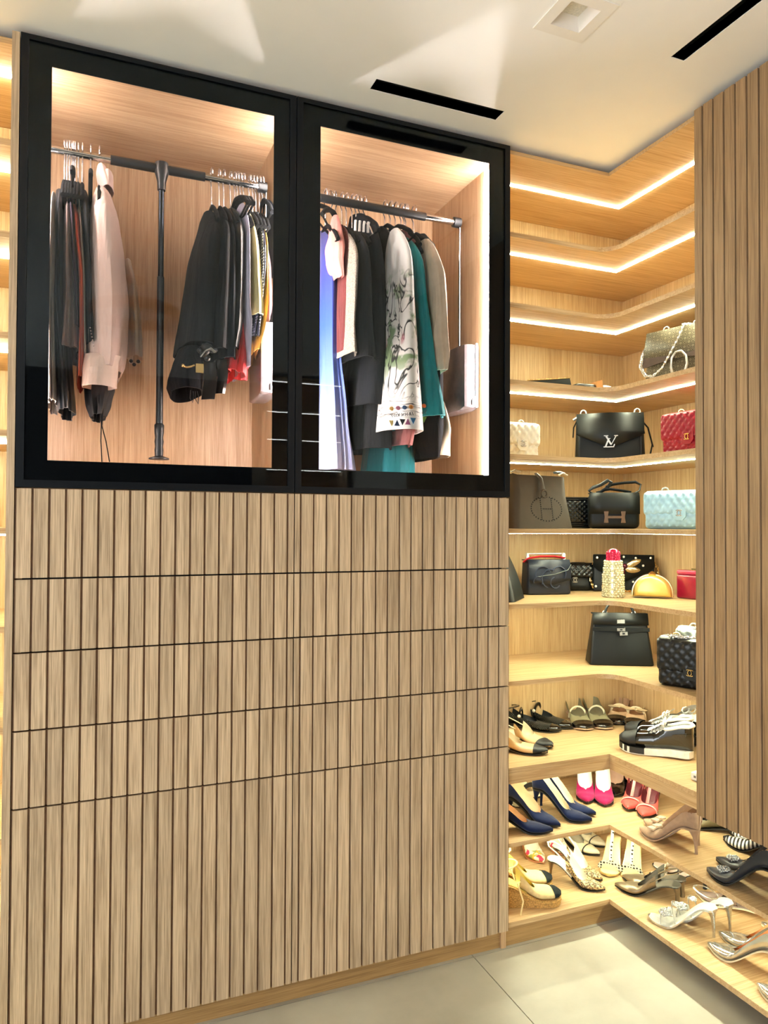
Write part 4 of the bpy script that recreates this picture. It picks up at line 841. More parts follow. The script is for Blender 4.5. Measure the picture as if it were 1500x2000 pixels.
for k, (z0, z1, r0) in enumerate(((0, .042, .0365), (.042, .084, .0355), (.084, .108, .032), (.108, .133, .0295))):
    m = MB(); nrow = max(2, int((z1-z0)/.0072))
    for j in range(nrow):
        z = z0+(j+.5)*(z1-z0)/nrow; nb = 16
        for i in range(nb): a_ = 2*PI*(i+.5*(j % 2))/nb; m.ball((r0*math.cos(a_), r0*math.sin(a_), z), .0052, 6)
    m.lathe([(r0, z0), (r0, z1)], 16); m.build('beaded_band', CRY, t, 60)
m = MB(); rnd = random.Random(3); PK = plain('pink crystals', 'c0204a', .2, .3, noise=.5, nscale=400)
m.lathe([(.0225, .13), (.0228, .158), (.020, .168), (.012, .174), (.0, .176)], 16)
for j in range(6):
    for i in range(16): a_ = 2*PI*(i+.5*(j % 2))/16; m.ball((.0225*math.cos(a_), .0225*math.sin(a_), .134+j*.0055), .0034, 6)
m.build('jewelled_tip', PK, t, 60)
p = at_z(1272, 1170, S6)
t = bag('clutch', 'gold shell-shaped metal clutch on the middle shelf', 'clutch', p.x+.032, p.y+.03, S6, -42); GM = plain('brushed gold', 'ecce78', .38, .75, noise=.12, nscale=18)
for s_ in (-1, 1):
    m = MB(); rings = []
    out = [(.068*math.cos(R_(q))*(1 if q > 0 else 1), .004+.078*max(0, math.sin(R_(q)))**.8) for q in [180-180*k/20 for k in range(21)]]
    for u, sc_ in ((0, 1), (.5, .97), (.85, .86), (1, .7)): rings.append([Vector((x*sc_, s_*(.002+.026*u), .038+(z-.038)*sc_)) for x, z in out])
    if s_ > 0: rings = [r[::-1] for r in rings]
    m.loft(rings); m.build('shell', GM, t, 50)
MB().tube([Vector((.069*math.cos(R_(q)), 0, .004+.080*max(0, math.sin(R_(q)))**.8)) for q in [180-180*k/20 for k in range(21)]], .0032, 6).build('rim', GOLD, t, 60)
m = MB(); m.lathe([(.012, .080), (.015, .086), (.006, .094), (0, .096)], 10); m.build('clasp', GOLD, t, 50)
p = at_z(1322, 1168, S6)
t = bag('clutch', 'hard red box clutch at the right end of the middle shelf', 'clutch', p.x+.035, p.y-.075, S6, -80); RB_ = plain('glossy red resin', '800a26', .3, coat=.2)
body(.16, .05, .085, .006, None, .006).build('box', RB_, t, 50); body(.16, .05, .016, .006, None, .005).xf(Matrix.Translation((0, 0, .0855))).build('lid', plain('light red resin', 'a83048', .2), t, 50)
MB().box(-.03, .03, -.008, .008, .1016, .108).build('clasp', GOLD, t)
# ---- S7
p = at_z(1212, 1302, S7)
t = bag('handbag', 'black trapezoid top-handle bag with silver turn-lock on the lower bag shelf', 'handbag', p.x+.035, p.y+.05, S7, -28, GBAG); w, h, d = .232, .182, .10
body(w, d, h, .01, (w*.82, d*.30), .006).build('body', BLKL, t, 50)
m = MB(); m.grid([[Vector((sx*w*.43, yy, zz)) for sx in (-1, -.3, .3, 1)] for zz, yy in ((h+.001, .014), (h+.003, -.016), (h-.012, -.023), (h*.80, -.028))]); o = m.build('flap', BLKL, t, 40); o.modifiers.new('thick', 'SOLIDIFY').thickness = .004
m = MB(); m.box(-w*.44, w*.44, -.036, -.0335, h*.68, h*.755); m.build('belt', BLKL, t)
m = MB(); m.box(-w*.0, w*.36, -.0385, -.0362, h*.64, h*.70, Matrix.Translation((0, 0, 0)) @ Matrix.Rotation(R_(-5), 4, 'Y')); m.build('belt_end', BLKL, t)
m = MB(); m.box(-.015, .014, -.041, -.0386, h*.69, h*.745); m.box(.002, .03, -.0445, -.041, h*.60, h*.67, Matrix.Rotation(R_(-4), 4, 'Y')); m.box(-.013, .014, -.0335, -.030, h*.84, h*.91); m.build('turn_lock', SILV, t)
m = MB(); m.box(-.005, .004, -.0426, -.041, h*.705, h*.73); m.box(.011, .02, -.046, -.0445, h*.62, h*.655, Matrix.Rotation(R_(-4), 4, 'Y')); m.build('lock_slot', BLACKPL, t)
m = MB(); m.tube([Vector((.052*math.cos(R_(q)), -.004, h-.002+.052*math.sin(R_(q))*1.05)) for q in [180-180*k/16 for k in range(17)]], .0048, 10); m.build('top_handle', BLKL, t, 60)
m = MB()
for sx in (-.052, .052): m.tube([Vector((sx+.007*math.cos(q), -.004, h+.006+.007*math.sin(q))) for q in [2*PI*k/10 for k in range(10)]], .0022, 6, closed=True)
m.build('handle_ring', SILV, t, 60)
m = MB()
for sx in (-.095, .095): m.lathe([(.006, -.0006), (.005, .004)], 8, Matrix.Translation((sx, -.035, 0)))
m.build('metal_foot', SILV, t)
p = at_z(1296, 1336, S7)
t = bag('handbag', 'black quilted flap bag with gold clasp on the lower bag shelf', 'handbag', p.x+.055, p.y-.085, S7, -66, GBAG); quilted_flap(t, .225, .150, .075, leather('black caviar leather', '090d12', .4), GOLD, 7, .66)
chain_mesh([(-.1, .0, .152), (-.07, -.02, .160), (-.03, -.02, .158), (.02, .0, .160)], SILV, 'chain', t, .012, .0022)
t = bag('handbag', 'pale grey-green quilted bag peeking out behind the black quilted flap bag', 'handbag', p.x+.155, p.y-.055, S7, -66, GBAG); quilted_flap(t, .22, .172, .06, leather('pale sage lambskin', 'a9b5ac', .45), SILV, 7, .6)
chain_mesh([(-.06, -.02, .175), (-.03, -.03, .182), (.0, -.03, .181), (.04, -.02, .183), (.08, -.01, .178)], SILV, 'chain', t, .013, .0024)
# ================================================================== shoes
def sm(a, b, x): t = max(0, min(1, (x-a)/(b-a))); return t*t*(3-2*t)
def interp(tab, x):
    for (a, va), (b_, vb) in zip(tab, tab[1:]):
        if x <= b_:
            t = (x-a)/(b_-a); return va+(vb-va)*t
    return tab[-1][1]
WID = {'point': [(0, .002), (.006, .011), (.02, .018), (.05, .0235), (.1, .0275), (.3, .0255), (.45, .027), (.66, .0365), (.76, .034), (.88, .0215), (.96, .0085), (1, .0015)],
       'almond': [(0, .002), (.006, .012), (.02, .019), (.05, .0245), (.1, .0285), (.3, .0265), (.45, .029), (.68, .038), (.82, .034), (.92, .024), (.975, .013), (1, .003)],
       'round': [(0, .002), (.006, .014), (.02, .022), (.05, .027), (.1, .031), (.3, .030), (.45, .033), (.68, .042), (.84, .0405), (.93, .033), (.98, .019), (1, .004)]}
class Shoe:
    def __init__(s, L=.215, hh=.07, toe='point', throat=.66, vamp=.030, back=.058, side=.036, st=.003, spring=.006, open_back=False, fat=1.0):
        s.L, s.hh, s.toe, s.throat, s.vamp, s.back, s.side, s.st, s.spring, s.fat = L, hh, toe, throat, vamp, back, side, st, spring, fat
        s.s0 = .36 if open_back else 0.0; s.parts = []
    def zf(s, u): return s.st+s.hh*(1-sm(.14, .70, u))+s.spring*sm(.82, 1, u)
    def w(s, u): return interp(WID[s.toe], u)*s.fat
    def tl(s, u):
        if u < s.throat:
            a = s.back+(s.side-s.back)*sm(s.s0+.09, s.s0+.36, u); return a+(s.vamp*.93-a)*sm(.35, s.throat, u)
        return s.vamp*(1-.0*u)*interp([(0, 1), (s.throat, .93), ((s.throat+1)/2, .80), (.94, .50), (1, .26)], u)
    def tm(s, u, th0=1.75):
        if u >= s.throat: return PI
        return PI-(PI-th0)*math.sqrt(min(1, (s.throat-u)/.17))
    def pt(s, u, th, k=1.0, dz=0.0):
        tm = s.tm(u); t = 2*s.tl(u)/(1-math.cos(tm))
        y = s.w(u)*k*math.copysign(abs(math.sin(th))**.62, th) if abs(th) <= PI/2 else s.w(u)*k*math.copysign(abs(math.sin(th))**.9, th)
        return Vector((u*s.L, y, s.zf(u)+dz+t*(1-math.cos(th))/2*(1+(k-1)*(1.5 if k > 1 else 1.0))))
    def us(s, a=0.0, b=1.0, n=26):
        base = [a+(b-a)*i/n for i in range(n+1)]; base += [s.throat-d for d in (.002, .008, .02, .04, .07) if a < s.throat-d < b]+[u for u in (.003, .006, .012, .02, .985) if a < u < b]; return sorted(base)
    def surf(s, a, b, k=1.0, dz=0.0, n=26, m=18, inner=False, thm=None):
        rows = []
        for u in s.us(a, b, n):
            tm = s.tm(u) if thm is None else min(thm, s.tm(u)); row = []
            for j in range(m+1):
                th = -tm+2*tm*j/m; kk = k
                if inner: kk = .90+(.10*(abs(th)/tm)**6*sm(s.throat, s.throat-.03, u) if u < s.throat else 0)
                p = s.pt(u, th, kk, dz)
                if inner and abs(th) < tm*.6: p.z += .0022
                row.append(p)
            rows.append(row)
        return rows
    def part(s, name, mb, mat, smooth=60): s.parts.append((name, mb.mesh(name, mat, smooth))); return s
    def upper(s, mat, lining, b=1.0):
        s.part('upper', MB().grid(s.surf(s.s0, b)), mat); s.part('lining', MB().grid(s.surf(s.s0, min(b, s.throat+.12), inner=True), flip=True), lining)
        if s.s0: s.insole(lining, 0, s.s0+.1)
        return s
    def cap(s, a, mat, name='toe_cap', b=1.0): return s.part(name, MB().grid(s.surf(a, b, 1.05, .0004, 14)), mat)
    def patch(s, a, b, mat, name): return s.part(name, MB().grid(s.surf(a, b, 1.05, .0004, 4)), mat)
    def insole(s, mat, a=0, b=.97, th=.003):
        m = MB(); rows = []
        for u in [a+(b-a)*i/20 for i in range(21)]:
            z = s.zf(u)+.0005; w = s.w(u)*.97; rows.append([Vector((u*s.L, y, zz)) for y, zz in ((-w, z), (-w*.9, z+th), (w*.9, z+th), (w, z))])
        m.loft([r[::-1] for r in rows]); return s.part('insole', m, mat, 40)
    def sole(s, mat, th=None, k=.96):
        th = th or s.st+.001; m = MB(); rows = []
        for u in [i/24 for i in range(25)]:
            z = s.zf(u); w = s.w(u)*k; rows.append([Vector((u*s.L, y, zz)) for y, zz in ((-w, z-th+.001), (w, z-th+.001), (w, z+.0015), (-w, z+.0015))])
        m.loft(rows); return s.part('sole', m, mat, 30)
    def heel(s, mat, kind='stiletto'):
        m = MB(); L = s.L; rings = []; hz = s.hh+.003
        prof = {'stiletto': [(1, .085, .075, .025), (.86, .075, .055, .019), (.68, .062, .034, .0115), (.4, .055, .023, .0062), (.12, .05, .02, .0048), (0, .05, .022, .0055)],
                'kitten': [(1, .085, .075, .025), (.8, .07, .05, .016), (.5, .058, .033, .0095), (.15, .055, .032, .0085), (0, .055, .038, .010)],
                'block': [(1, .09, .085, .027), (.5, .085, .075, .024), (0, .085, .078, .025)],
                'flat': [(1, .10, .10, .027), (0, .10, .095, .026)]}[kind]
        for f, c, rx_, ry in prof:
            zt = hz*f
            rings.append([Vector((L*(c+rx_*math.cos(2*PI*k/12)), ry*math.sin(2*PI*k/12), zt if f < 1 else s.zf(max(0, c+rx_*math.cos(2*PI*k/12)))-.001)) for k in range(12)])
        m.loft(rings[::-1]); return s.part('heel', m, mat, 50)
    def tube(s, name, pts, r, mat, flat=.4, n=6, closed=False): return s.part(name, MB().tube(pts, r, n, flat=flat, closed=closed), mat)
    def over(s, u, h, k=1.02, n=10, du=0.0):   # strap arching over the foot at u
        return [Vector(((u+du*math.sin(PI*i/n))*s.L, -s.w(u)*k*math.cos(PI*i/n), s.zf(u)+.006+h*math.sin(PI*i/n)**.8)) for i in range(n+1)]
    def sling(s, mat, u=.40, z=.045, r=.0035):
        L = s.L; pts = [Vector((u*L, -s.w(u)*.98, s.zf(u)+s.tl(max(u, s.s0))*.7)), Vector((.2*L, -.030*s.fat, s.zf(.2)+z*.8)), Vector((.06*L, -.024*s.fat, s.zf(0)+z)), Vector((.0, 0, s.zf(0)+z+.003)), Vector((.06*L, .024*s.fat, s.zf(0)+z)), Vector((.2*L, .030*s.fat, s.zf(.2)+z*.8)), Vector((u*L, s.w(u)*.98, s.zf(u)+s.tl(max(u, s.s0))*.7))]
        return s.tube('sling_strap', pts, r, mat, .35)
    def ankle(s, mat, z=.075, r=.004, cx=.14, rad=.030):
        return s.tube('ankle_strap', [Vector((cx*s.L+rad*1.15*math.cos(q), rad*math.sin(q), s.zf(.1)+z+.008*math.cos(q))) for q in [2*PI*k/16 for k in range(16)]], r, mat, .4, closed=True)
def place(sh, name, label, cat, toe, heel, z, group, flip=False):
    a = at_z(toe[0], toe[1], z); b_ = at_z(heel[0], heel[1], z); dr = (a-b_); ang = math.atan2(dr.y, dr.x)
    org = Vector((a.x, a.y, z+.0006))-Vector((math.cos(ang), math.sin(ang), 0))*sh.L
    t = thing(name, label, cat, org, ang, group)
    for nm, me in sh.parts: put(nm, me, t)
    return t
z3 = lambda x, y: (980+x*.26667, 1330+y*.26667); z4 = lambda x, y: (980+x*.21333, 1480+y*.21333); z5 = lambda x, y: (980+x*.21333, 1600+y*.21333)
z6 = lambda x, y: (1180+x*.21333, 1500+y*.21333); z7 = lambda x, y: (1180+x*.21333, 1650+y*.21333)
def pair(sh, name, desc, z, p1, p2, w1='front', w2='rear', cat='shoe'):
    place(sh, name, desc+', %s one of the pair' % w1, cat, p1[0], p1[1], z, 'pair: '+desc); place(sh, name, desc+', %s one of the pair' % w2, cat, p2[0], p2[1], z, 'pair: '+desc)
NUDE = leather('nude lining', 'd9b48c', .5); CREAM = leather('cream lining', 'e6d6b4', .5); TANS = leather('tan sole', 'a8794c', .5); BSOLE = plain('black sole', '17140f', .5)
PATENT = plain('black patent', '08090b', .08, coat=1, noise=.02); BEIGE = leather('beige leather', 'd8b88a', .45); BLACKC = leather('black grosgrain', '14181c', .5)
# ---------- shelf 8: flats and sneakers
def quilted_mat(key, col):
    t = NT(key); t.b.inputs['Base Color'].default_value = lin(col); t.b.inputs['Roughness'].default_value = .3
    tc = t.node('ShaderNodeTexCoord'); s = t.node('ShaderNodeSeparateXYZ'); t.link(tc.outputs['Object'], s.inputs[0]); c = t.math('MULTIPLY', s.outputs['X'], 330.); d = t.math('MULTIPLY', t.math('ADD', s.outputs['Y'], s.outputs['Z']), 330.)
    h = t.math('MULTIPLY', t.math('ABSOLUTE', t.math('SINE', t.math('ADD', c, d))), t.math('ABSOLUTE', t.math('SINE', t.math('SUBTRACT', c, d)))); t.bump(h, .8, .004); return t.m
sh = Shoe(.235, .012, 'almond', .60, .032, .055, .034).upper(quilted_mat('black quilted leather', '10130f'), BLACKC).cap(.84, PATENT).sole(BSOLE).heel(BSOLE, 'flat').ankle(PATENT, .06, .007)
sh.tube('instep_strap', sh.over(.34, .055), .008, PATENT, .3); sh.part('button', MB().ball((.34*.235, -.030, .05), .007, 8), PEARL if True else 0)
pair(sh, 'ballet_flat', 'black quilted ankle-strap flat with patent toe', Z8, (z3(435, 378), z3(90, 335)), (z3(518, 358), z3(170, 280)))
sh = Shoe(.235, .018, 'almond', .62, .030, .05, .034, open_back=True).upper(BEIGE, CREAM).cap(.80, BLACKC).sole(BSOLE).heel(BSOLE, 'flat').sling(CREAM)
pair(sh, 'slingback_flat', 'beige slingback flat with black toe cap', Z8, (z3(338, 540), z3(-40, 500)), (z3(372, 502), z3(10, 400)))
SAGE = leather('taupe green leather', '8f8a6c', .5)
sh = Shoe(.235, .025, 'round', .62, .034, .049, .036).upper(SAGE, leather('grey olive lining', '7d7862', .6)).cap(.80, PATENT).sole(leather('pale sole', 'c9a88c', .5)).heel(SAGE, 'block')
sh.tube('instep_strap', sh.over(.46, .046), .0038, leather('cream strap', 'd9cfae', .4), .4)
pair(sh, 'mary_jane', 'taupe green mary jane with shiny black toe', Z8, (z3(620, 372), z3(430, 180)), (z3(765, 366), z3(560, 180)), 'left', 'right')
PBG = leather('pinkish beige leather', 'd6b592', .45)
sh = Shoe(.225, .012, 'round', .64, .034, .046, .033).upper(PBG, leather('pink brown lining', 'b08a6c', .6)).cap(.80, PATENT).sole(BSOLE).heel(BSOLE, 'flat')
m = MB()
for sy in (-1, 1): m.loft([[Vector((.52*.225+dx, sy*yy, .050+dz)) for dx, dz in ((-hw_, 0), (0, hw_*.5), (hw_, 0), (0, -hw_*.5))][::sy] for yy, hw_ in ((.002, .004), (.018, .011), (.034, .010), (.044, .004))])
m.ball((.52*.225, 0, .052), .006, 8); sh.part('bow', m, leather('cream bow', 'e0c9a0', .4)); sh.tube('bow_strap', sh.over(.50, .046), .005, leather('cream bow', 'e0c9a0', .4), .35)
pair(sh, 'bow_flat', 'pinkish beige flat with bow and shiny black toe', Z8, (z3(838, 328), z3(925, 150)), (z3(965, 352), z3(1030, 170)), 'left', 'right')
WHT = plain('white trainer leather', 'eceae4', .4); 
def trainer(body_mat, toe_mat, heel_mat):
    s = Shoe(.245, .006, 'round', .50, .062, .085, .070, st=.022, spring=.008, fat=1.02); s.upper(body_mat, WHT)
    s.cap(.74, toe_mat, 'toe_panel'); s.part('heel_panel', MB().grid(s.surf(.0, .26, 1.05, .0004, 8, thm=1.35)), heel_mat)
    s.part('tongue', MB().grid([[Vector((u*s.L, y, s.zf(u)+h+.004*math.cos(y*60))) for y in (-.024, -.012, 0, .012, .024)] for u, h in ((.28, .105), (.34, .094), (.44, .078), (.54, .064), (.60, .058))]), WHT)
    m = MB()
    for k in range(6):
        u = .40+k*.045; h = .076-.0052*k-u*.012; y = .021
        m.tube([Vector((u*s.L, -y, s.zf(u)+h-.004)), Vector(((u+.012)*s.L, 0, s.zf(u)+h+.006)), Vector(((u+.024)*s.L, y, s.zf(u)+h-.004))], .0028, 6); m.tube([Vector((u*s.L, y, s.zf(u)+h-.004)), Vector(((u+.012)*s.L, 0, s.zf(u)+h+.006)), Vector(((u+.024)*s.L, -y, s.zf(u)+h-.004))], .0028, 6)
    s.part('laces', m, WHT); s.part('laces_bow', MB().tube([Vector((.38*s.L, .03*math.cos(q)*abs(math.cos(q)), s.zf(.38)+.086+.012*math.sin(2*q))) for q in [2*PI*k/14 for k in range(14)]], .0026, 6, closed=True), WHT)
    return s
sh = trainer(PATENT, leather('black tweed toe', '1a1a1c', .6), PATENT); sh.sole(plain('white rubber', 'ece6da', .5), .022, 1.06)
sh.part('sole_front', MB().loft([[Vector((u*sh.L, y*sh.w(u)*1.08, z_)) for y, z_ in ((-1, .004+sh.spring*sm(.82, 1, u)), (1, .004+sh.spring*sm(.82, 1, u)), (1, .024+sh.spring*sm(.82, 1, u)), (-1, .024+sh.spring*sm(.82, 1, u)))] for u in (.62, .7, .8, .88, .94, .98, 1.0)]), BSOLE, 30)
sh.part('collar', MB().grid(sh.surf(.0, .34, 1.035, .001, 10, thm=1.76)[:], flip=False) if False else MB().tube([sh.pt(u, sg*sh.tm(u), 1.0) for u, sg in [(.36-.36*k/8, -1) for k in range(9)]+[(.36*k/8, 1) for k in range(1, 9)]], .006, 8), WHT)
m = MB(); m.tube([sh.pt(u, -1.0-.5*math.sin(u*9), 1.05) for u in (.30, .36, .42, .48, .54)], .003, 6); m.tube(arc(.52*.245, .05, .014, 40, 320, -.0405), .003, 6); m.tube(arc(.46*.245, .05, .014, 140, -140, -.0395), .003, 6); sh.part('side_emblem', m, PATENT)
pair(sh, 'trainer', 'black and white lace-up trainer on the thick shelf', Z8, (z3(862, 492), z3(1385, 575)), (z3(905, 415), z3(1400, 520)))
sh = trainer(WHT, WHT, PATENT); sh.sole(BSOLE, .022, 1.04)
place(sh, 'trainer', 'white trainer with black heel, half hidden by the tall cabinet', 'shoe', z3(1175, 355), z3(1520, 500), Z8, 'pair: white trainers')
p = at_z(1361, 1527, Z8)
t = thing('small_box', 'small white box with tiny print at the cabinet edge', 'box', (p.x+.02, p.y-.0, Z8+.0008), R_(-80)); body(.05, .04, .024, .004, None, .003).build('box', plain('white card', 'e9e5dd', .5), t, 40)
m = MB(); m.box(-.014, -.006, -.0206, -.0202, .009, .016); m.build('print', plain('grey print', '6f6b66', .7), t)
# ---------- shelf 9
def suede(key, col, rough=.9, sheen=.25, noise=.08): return plain(key, col, rough, sheen=sheen, noise=noise, nscale=90, bump=.15, bscale=1200, spec=.25)
NVY = suede('navy suede', '0f1c40', .95, .25); STL = plain('heel steel', '5e5c66', .3, .8)
sh = Shoe(.225, .05, 'point', .62, .029, .056, .036).upper(NVY, NUDE).sole(BSOLE).heel(NVY, 'kitten')
pair(sh, 'pump', 'navy suede pump at the wardrobe edge', Z9, (z4(470, 692), z4(-60, 640)), (z4(537, 650), z4(60, 480)))
sh = Shoe(.210, .085, 'point', .62, .029, .056, .036).upper(NVY, CREAM).sole(BSOLE).heel(NVY, 'stiletto')
pair(sh, 'pump', 'navy suede stiletto pump in mid shelf', Z9, (z4(827, 598), z4(330, 505)), (z4(862, 540), z4(375, 440)))
BW = leather('black strap leather', '101216', .4)
sh = Shoe(.21, .08, 'almond').insole(CREAM).sole(BSOLE).heel(BW, 'stiletto').ankle(BW, .06)
sh.tube('toe_strap', sh.over(.74, .030), .010, BW, .25); sh.tube('instep_strap', sh.over(.5, .05), .007, BW, .3)
pair(sh, 'strappy_sandal', 'black strappy sandal with cream insole behind the navy pumps', Z9, (z4(345, 385), z4(-20, 210)), (z4(250, 470), z4(-80, 330)), 'rear', 'front', 'sandal')
MAG = suede('magenta suede', '940f4c', .9, .3); WINE = leather('wine lining', '6e1a2c', .5)
sh = Shoe(.212, .08, 'point', .62, .030, .056, .038).upper(MAG, leather('ivory insole', 'eadfc8', .5)).sole(BSOLE).heel(WINE, 'stiletto')
sh.part('insole_print', MB().box(.03, .052, -.009, .009, sh.zf(.2)+.0060, sh.zf(.2)+.0065), plain('teal print', '7f9a94', .6))
pair(sh, 'pump', 'magenta suede pointed pump with ivory insole', Z9, (z4(785, 436), z4(690, 60)), (z4(948, 464), z4(870, 60)), 'left', 'right')
sh = Shoe(.21, .07, 'almond', .66, .029, .05, .036).upper(PATENT, leather('rosy lining', 'c9a38a', .5)).sole(BSOLE).heel(PATENT, 'stiletto')
pair(sh, 'pump', 'black patent pump with rosy insole', Z9, (z4(1040, 368), z4(1035, 40)), (z4(1205, 350), z4(1170, 60)), 'left', 'right')
COR = leather('coral scaled leather', 'c4534c', .3); OXB = leather('oxblood lining', '5b1620', .5)
sh = Shoe(.205, .06, 'point', .66, .031, .05, .032, open_back=True).upper(COR, OXB).sole(BSOLE).heel(OXB, 'stiletto').sling(COR, .42, .05, .004).ankle(COR, .06, .004)
sh.tube('t_strap', [Vector((.70*sh.L, 0, sh.zf(.7)+.034)), Vector((.5*sh.L, 0, sh.zf(.5)+.060)), Vector((.3*sh.L, 0, sh.zf(.3)+.072))], .006, COR, .4)
sh.part('vamp_trim', MB().tube(sh.over(.74, .026, 1.03), .0028, 6), leather('pale coral trim', 'e8a093', .3))
pair(sh, 't_strap_heel', 'coral pointed T-strap heel', Z9, (z4(1150, 500), z4(1345, 250)), (z4(1290, 568), z4(1490, 310)), 'rear', 'front')
TAUS = suede('taupe suede', 'a68a72', .9, .2)
def bow(s, u, z, mat, k=1.0):
    m = MB()
    for sy in (-1, 1): m.loft([[Vector((u*s.L+dx, sy*yy, s.zf(u)+z+dz)) for dx, dz in ((-hw_, -.002), (-hw_, .004), (hw_, .004), (hw_, -.002))][::sy] for yy, hw_ in ((.002, .007*k), (.012*k, .010*k), (.024*k, .012*k), (.027*k, .011*k))])
    m.box(u*s.L-.008, u*s.L+.008, -.004, .004, s.zf(u)+z-.002, s.zf(u)+z+.007); s.part('bow', m, mat, 40)
sh = Shoe(.215, .075, 'point', .63, .030, .056, .037).upper(TAUS, leather('brown lining', '8a6a50', .6)).sole(TAUS).heel(TAUS, 'stiletto'); bow(sh, .73, .032, fabric('pale taupe satin', 'c2ab92', .5, .1))
pair(sh, 'pump', 'taupe suede stiletto pump with flat bow', Z9, (z6(325, 585), z6(880, 805)), (z6(362, 512), z6(915, 728)))
def stripes():
    t = NT('black white stripes'); t.b.inputs['Roughness'].default_value = .4; tc = t.node('ShaderNodeTexCoord'); s = t.node('ShaderNodeSeparateXYZ'); t.link(tc.outputs['Object'], s.inputs[0])
    f = t.math('FRACT', t.math('MULTIPLY', t.math('ADD', s.outputs['X'], t.math('MULTIPLY', t.math('ABSOLUTE', s.outputs['Y']), .35)), 82.)); t.link(t.ramp([(.48, lin('16181a')), (.52, lin('e4e2dc'))], f), t.b.inputs['Base Color']); return t.m
sh = Shoe(.215, .055, 'point', .62, .032, .055, .038).upper(stripes(), NUDE).cap(.93, BW).sole(BSOLE).heel(BW, 'stiletto')
pair(sh, 'pump', 'black and white striped pointed pump', Z9, (z6(1090, 675), z6(1560, 850)), (z6(1150, 612), z6(1620, 780)))
SATN = plain('slate satin', '26282f', .32, sheen=.2, noise=.05)
def crystals(s, u, z, mat, rx_=.016, ry=.018, n=20, r=.0036, name='crystal_buckle'):
    m = MB(); rnd = random.Random(5)
    for k in range(n): a_ = 2*PI*k/n; m.ball((u*s.L+rx_*math.cos(a_), ry*math.sin(a_), s.zf(u)+z+rnd.uniform(0, .004)), r, 6)
    for k in range(n//2): a_ = 2*PI*k/(n/2); m.ball((u*s.L+rx_*.5*math.cos(a_), ry*.5*math.sin(a_), s.zf(u)+z+.003+rnd.uniform(0, .004)), r*1.1, 6)
    m.ball((u*s.L, 0, s.zf(u)+z+.005), r*1.5, 6); s.part(name, m, mat)
CRS = plain('clear crystals', 'cfd3d2', .1, .6, noise=.5, nscale=300)
sh = Shoe(.22, .085, 'point', .62, .030, .056, .037).upper(SATN, NUDE).sole(BSOLE).heel(SATN, 'stiletto'); crystals(sh, .76, .027, CRS)
pair(sh, 'pump', 'slate satin pump with round crystal buckle', Z9, (z6(940, 960), z6(1620, 1250)), (z6(1025, 865), z6(1700, 1120)))
OLV = leather('olive leather', '6f6546', .5)
sh = Shoe(.21, .015, 'round', .62, .03, .05, .036).upper(OLV, BSOLE).sole(BSOLE).heel(BSOLE, 'flat')
place(sh, 'flat_shoe', 'olive round-toed flat peeking out behind the taupe bow pumps', 'shoe', z6(655, 495), z6(1000, 560), Z9, 'shoes at the back')
# ---------- shelf 10 (bottom)
CANV = suede('beige canvas', 'dcc38e', .9, .05); ROPE = plain('woven jute', 'b78f52', .95, noise=.4, nscale=260, bump=.6, bscale=500)
sh = Shoe(.235, .055, 'round', .60, .034, .05, .034, st=.022, open_back=True).upper(CANV, leather('pale yellow lining', 'd9c56a', .6), .985).cap(.86, fabric('black canvas', '1c2224', .9, 0))
m = MB(); rows = []
for i in range(25):
    u = i/24; w_ = sh.w(u)*1.07; zt = sh.zf(u)+.002; z0_ = 0 if u < .9 else .006*(u-.9)*10; rows.append([Vector((u*sh.L, y, z_)) for y, z_ in ((-w_*.96, z0_), (w_*.96, z0_), (w_*1.02, (z0_+zt)/2), (w_, zt), (-w_, zt), (-w_*1.02, (z0_+zt)/2))])
sh.part('wedge_sole', MB().loft(rows), ROPE, 50); sh.ankle(CANV, .055, .004, .18, .034)
sh.part('rope_braid', MB().tube([Vector((u*sh.L, -sh.w(u)*1.10, sh.zf(u)-.004)) for u in [.02+.94*k/20 for k in range(21)]], .004, 6), ROPE)
sh.tube('ankle_tie', [Vector((.36*sh.L, -.034, sh.zf(.36)+.03)), Vector((.30*sh.L, -.05, .09)), Vector((.36*sh.L, -.068, .04)), Vector((.30*sh.L, -.085, .004))], .003, CANV)
pair(sh, 'espadrille_wedge', 'beige espadrille wedge with black toe and rope sole', Z10, (z5(540, 752), z5(20, 775)), (z5(458, 610), z5(-60, 640)))
def floral():
    t = NT('floral print'); t.b.inputs['Roughness'].default_value = .5; tc = t.node('ShaderNodeTexCoord'); v = t.node('ShaderNodeTexVoronoi'); v.inputs['Scale'].default_value = 75; t.link(tc.outputs['Object'], v.inputs['Vector'])
    s = t.node('ShaderNodeSeparateColor'); t.link(v.outputs['Color'], s.inputs[0]); t.link(t.ramp([(0, lin('f2ead6')), (.38, lin('f2ead6')), (.4, lin('d43a5c')), (.6, lin('d43a5c')), (.62, lin('e8b53c')), (.78, lin('e8b53c')), (.8, lin('efe6cf')), (1, lin('9aa04a'))], s.outputs[0]), t.b.inputs['Base Color']); return t.m
IVY = leather('ivory insole', 'eadfc8', .5)
sh = Shoe(.205, .075, 'point', .70, .028, .045, .024, open_back=True).upper(floral(), IVY).sole(leather('coral sole', 'c98a64', .5)).heel(leather('yellow heel', 'cfae3c', .4), 'stiletto').sling(leather('yellow strap', 'dcc05a', .4), .42, .05, .004)
pair(sh, 'slingback', 'white floral slingback heel with yellow strap', Z10, (z5(388, 420), z5(120, 215)), (z5(605, 352), z5(380, 170)), 'left', 'right')
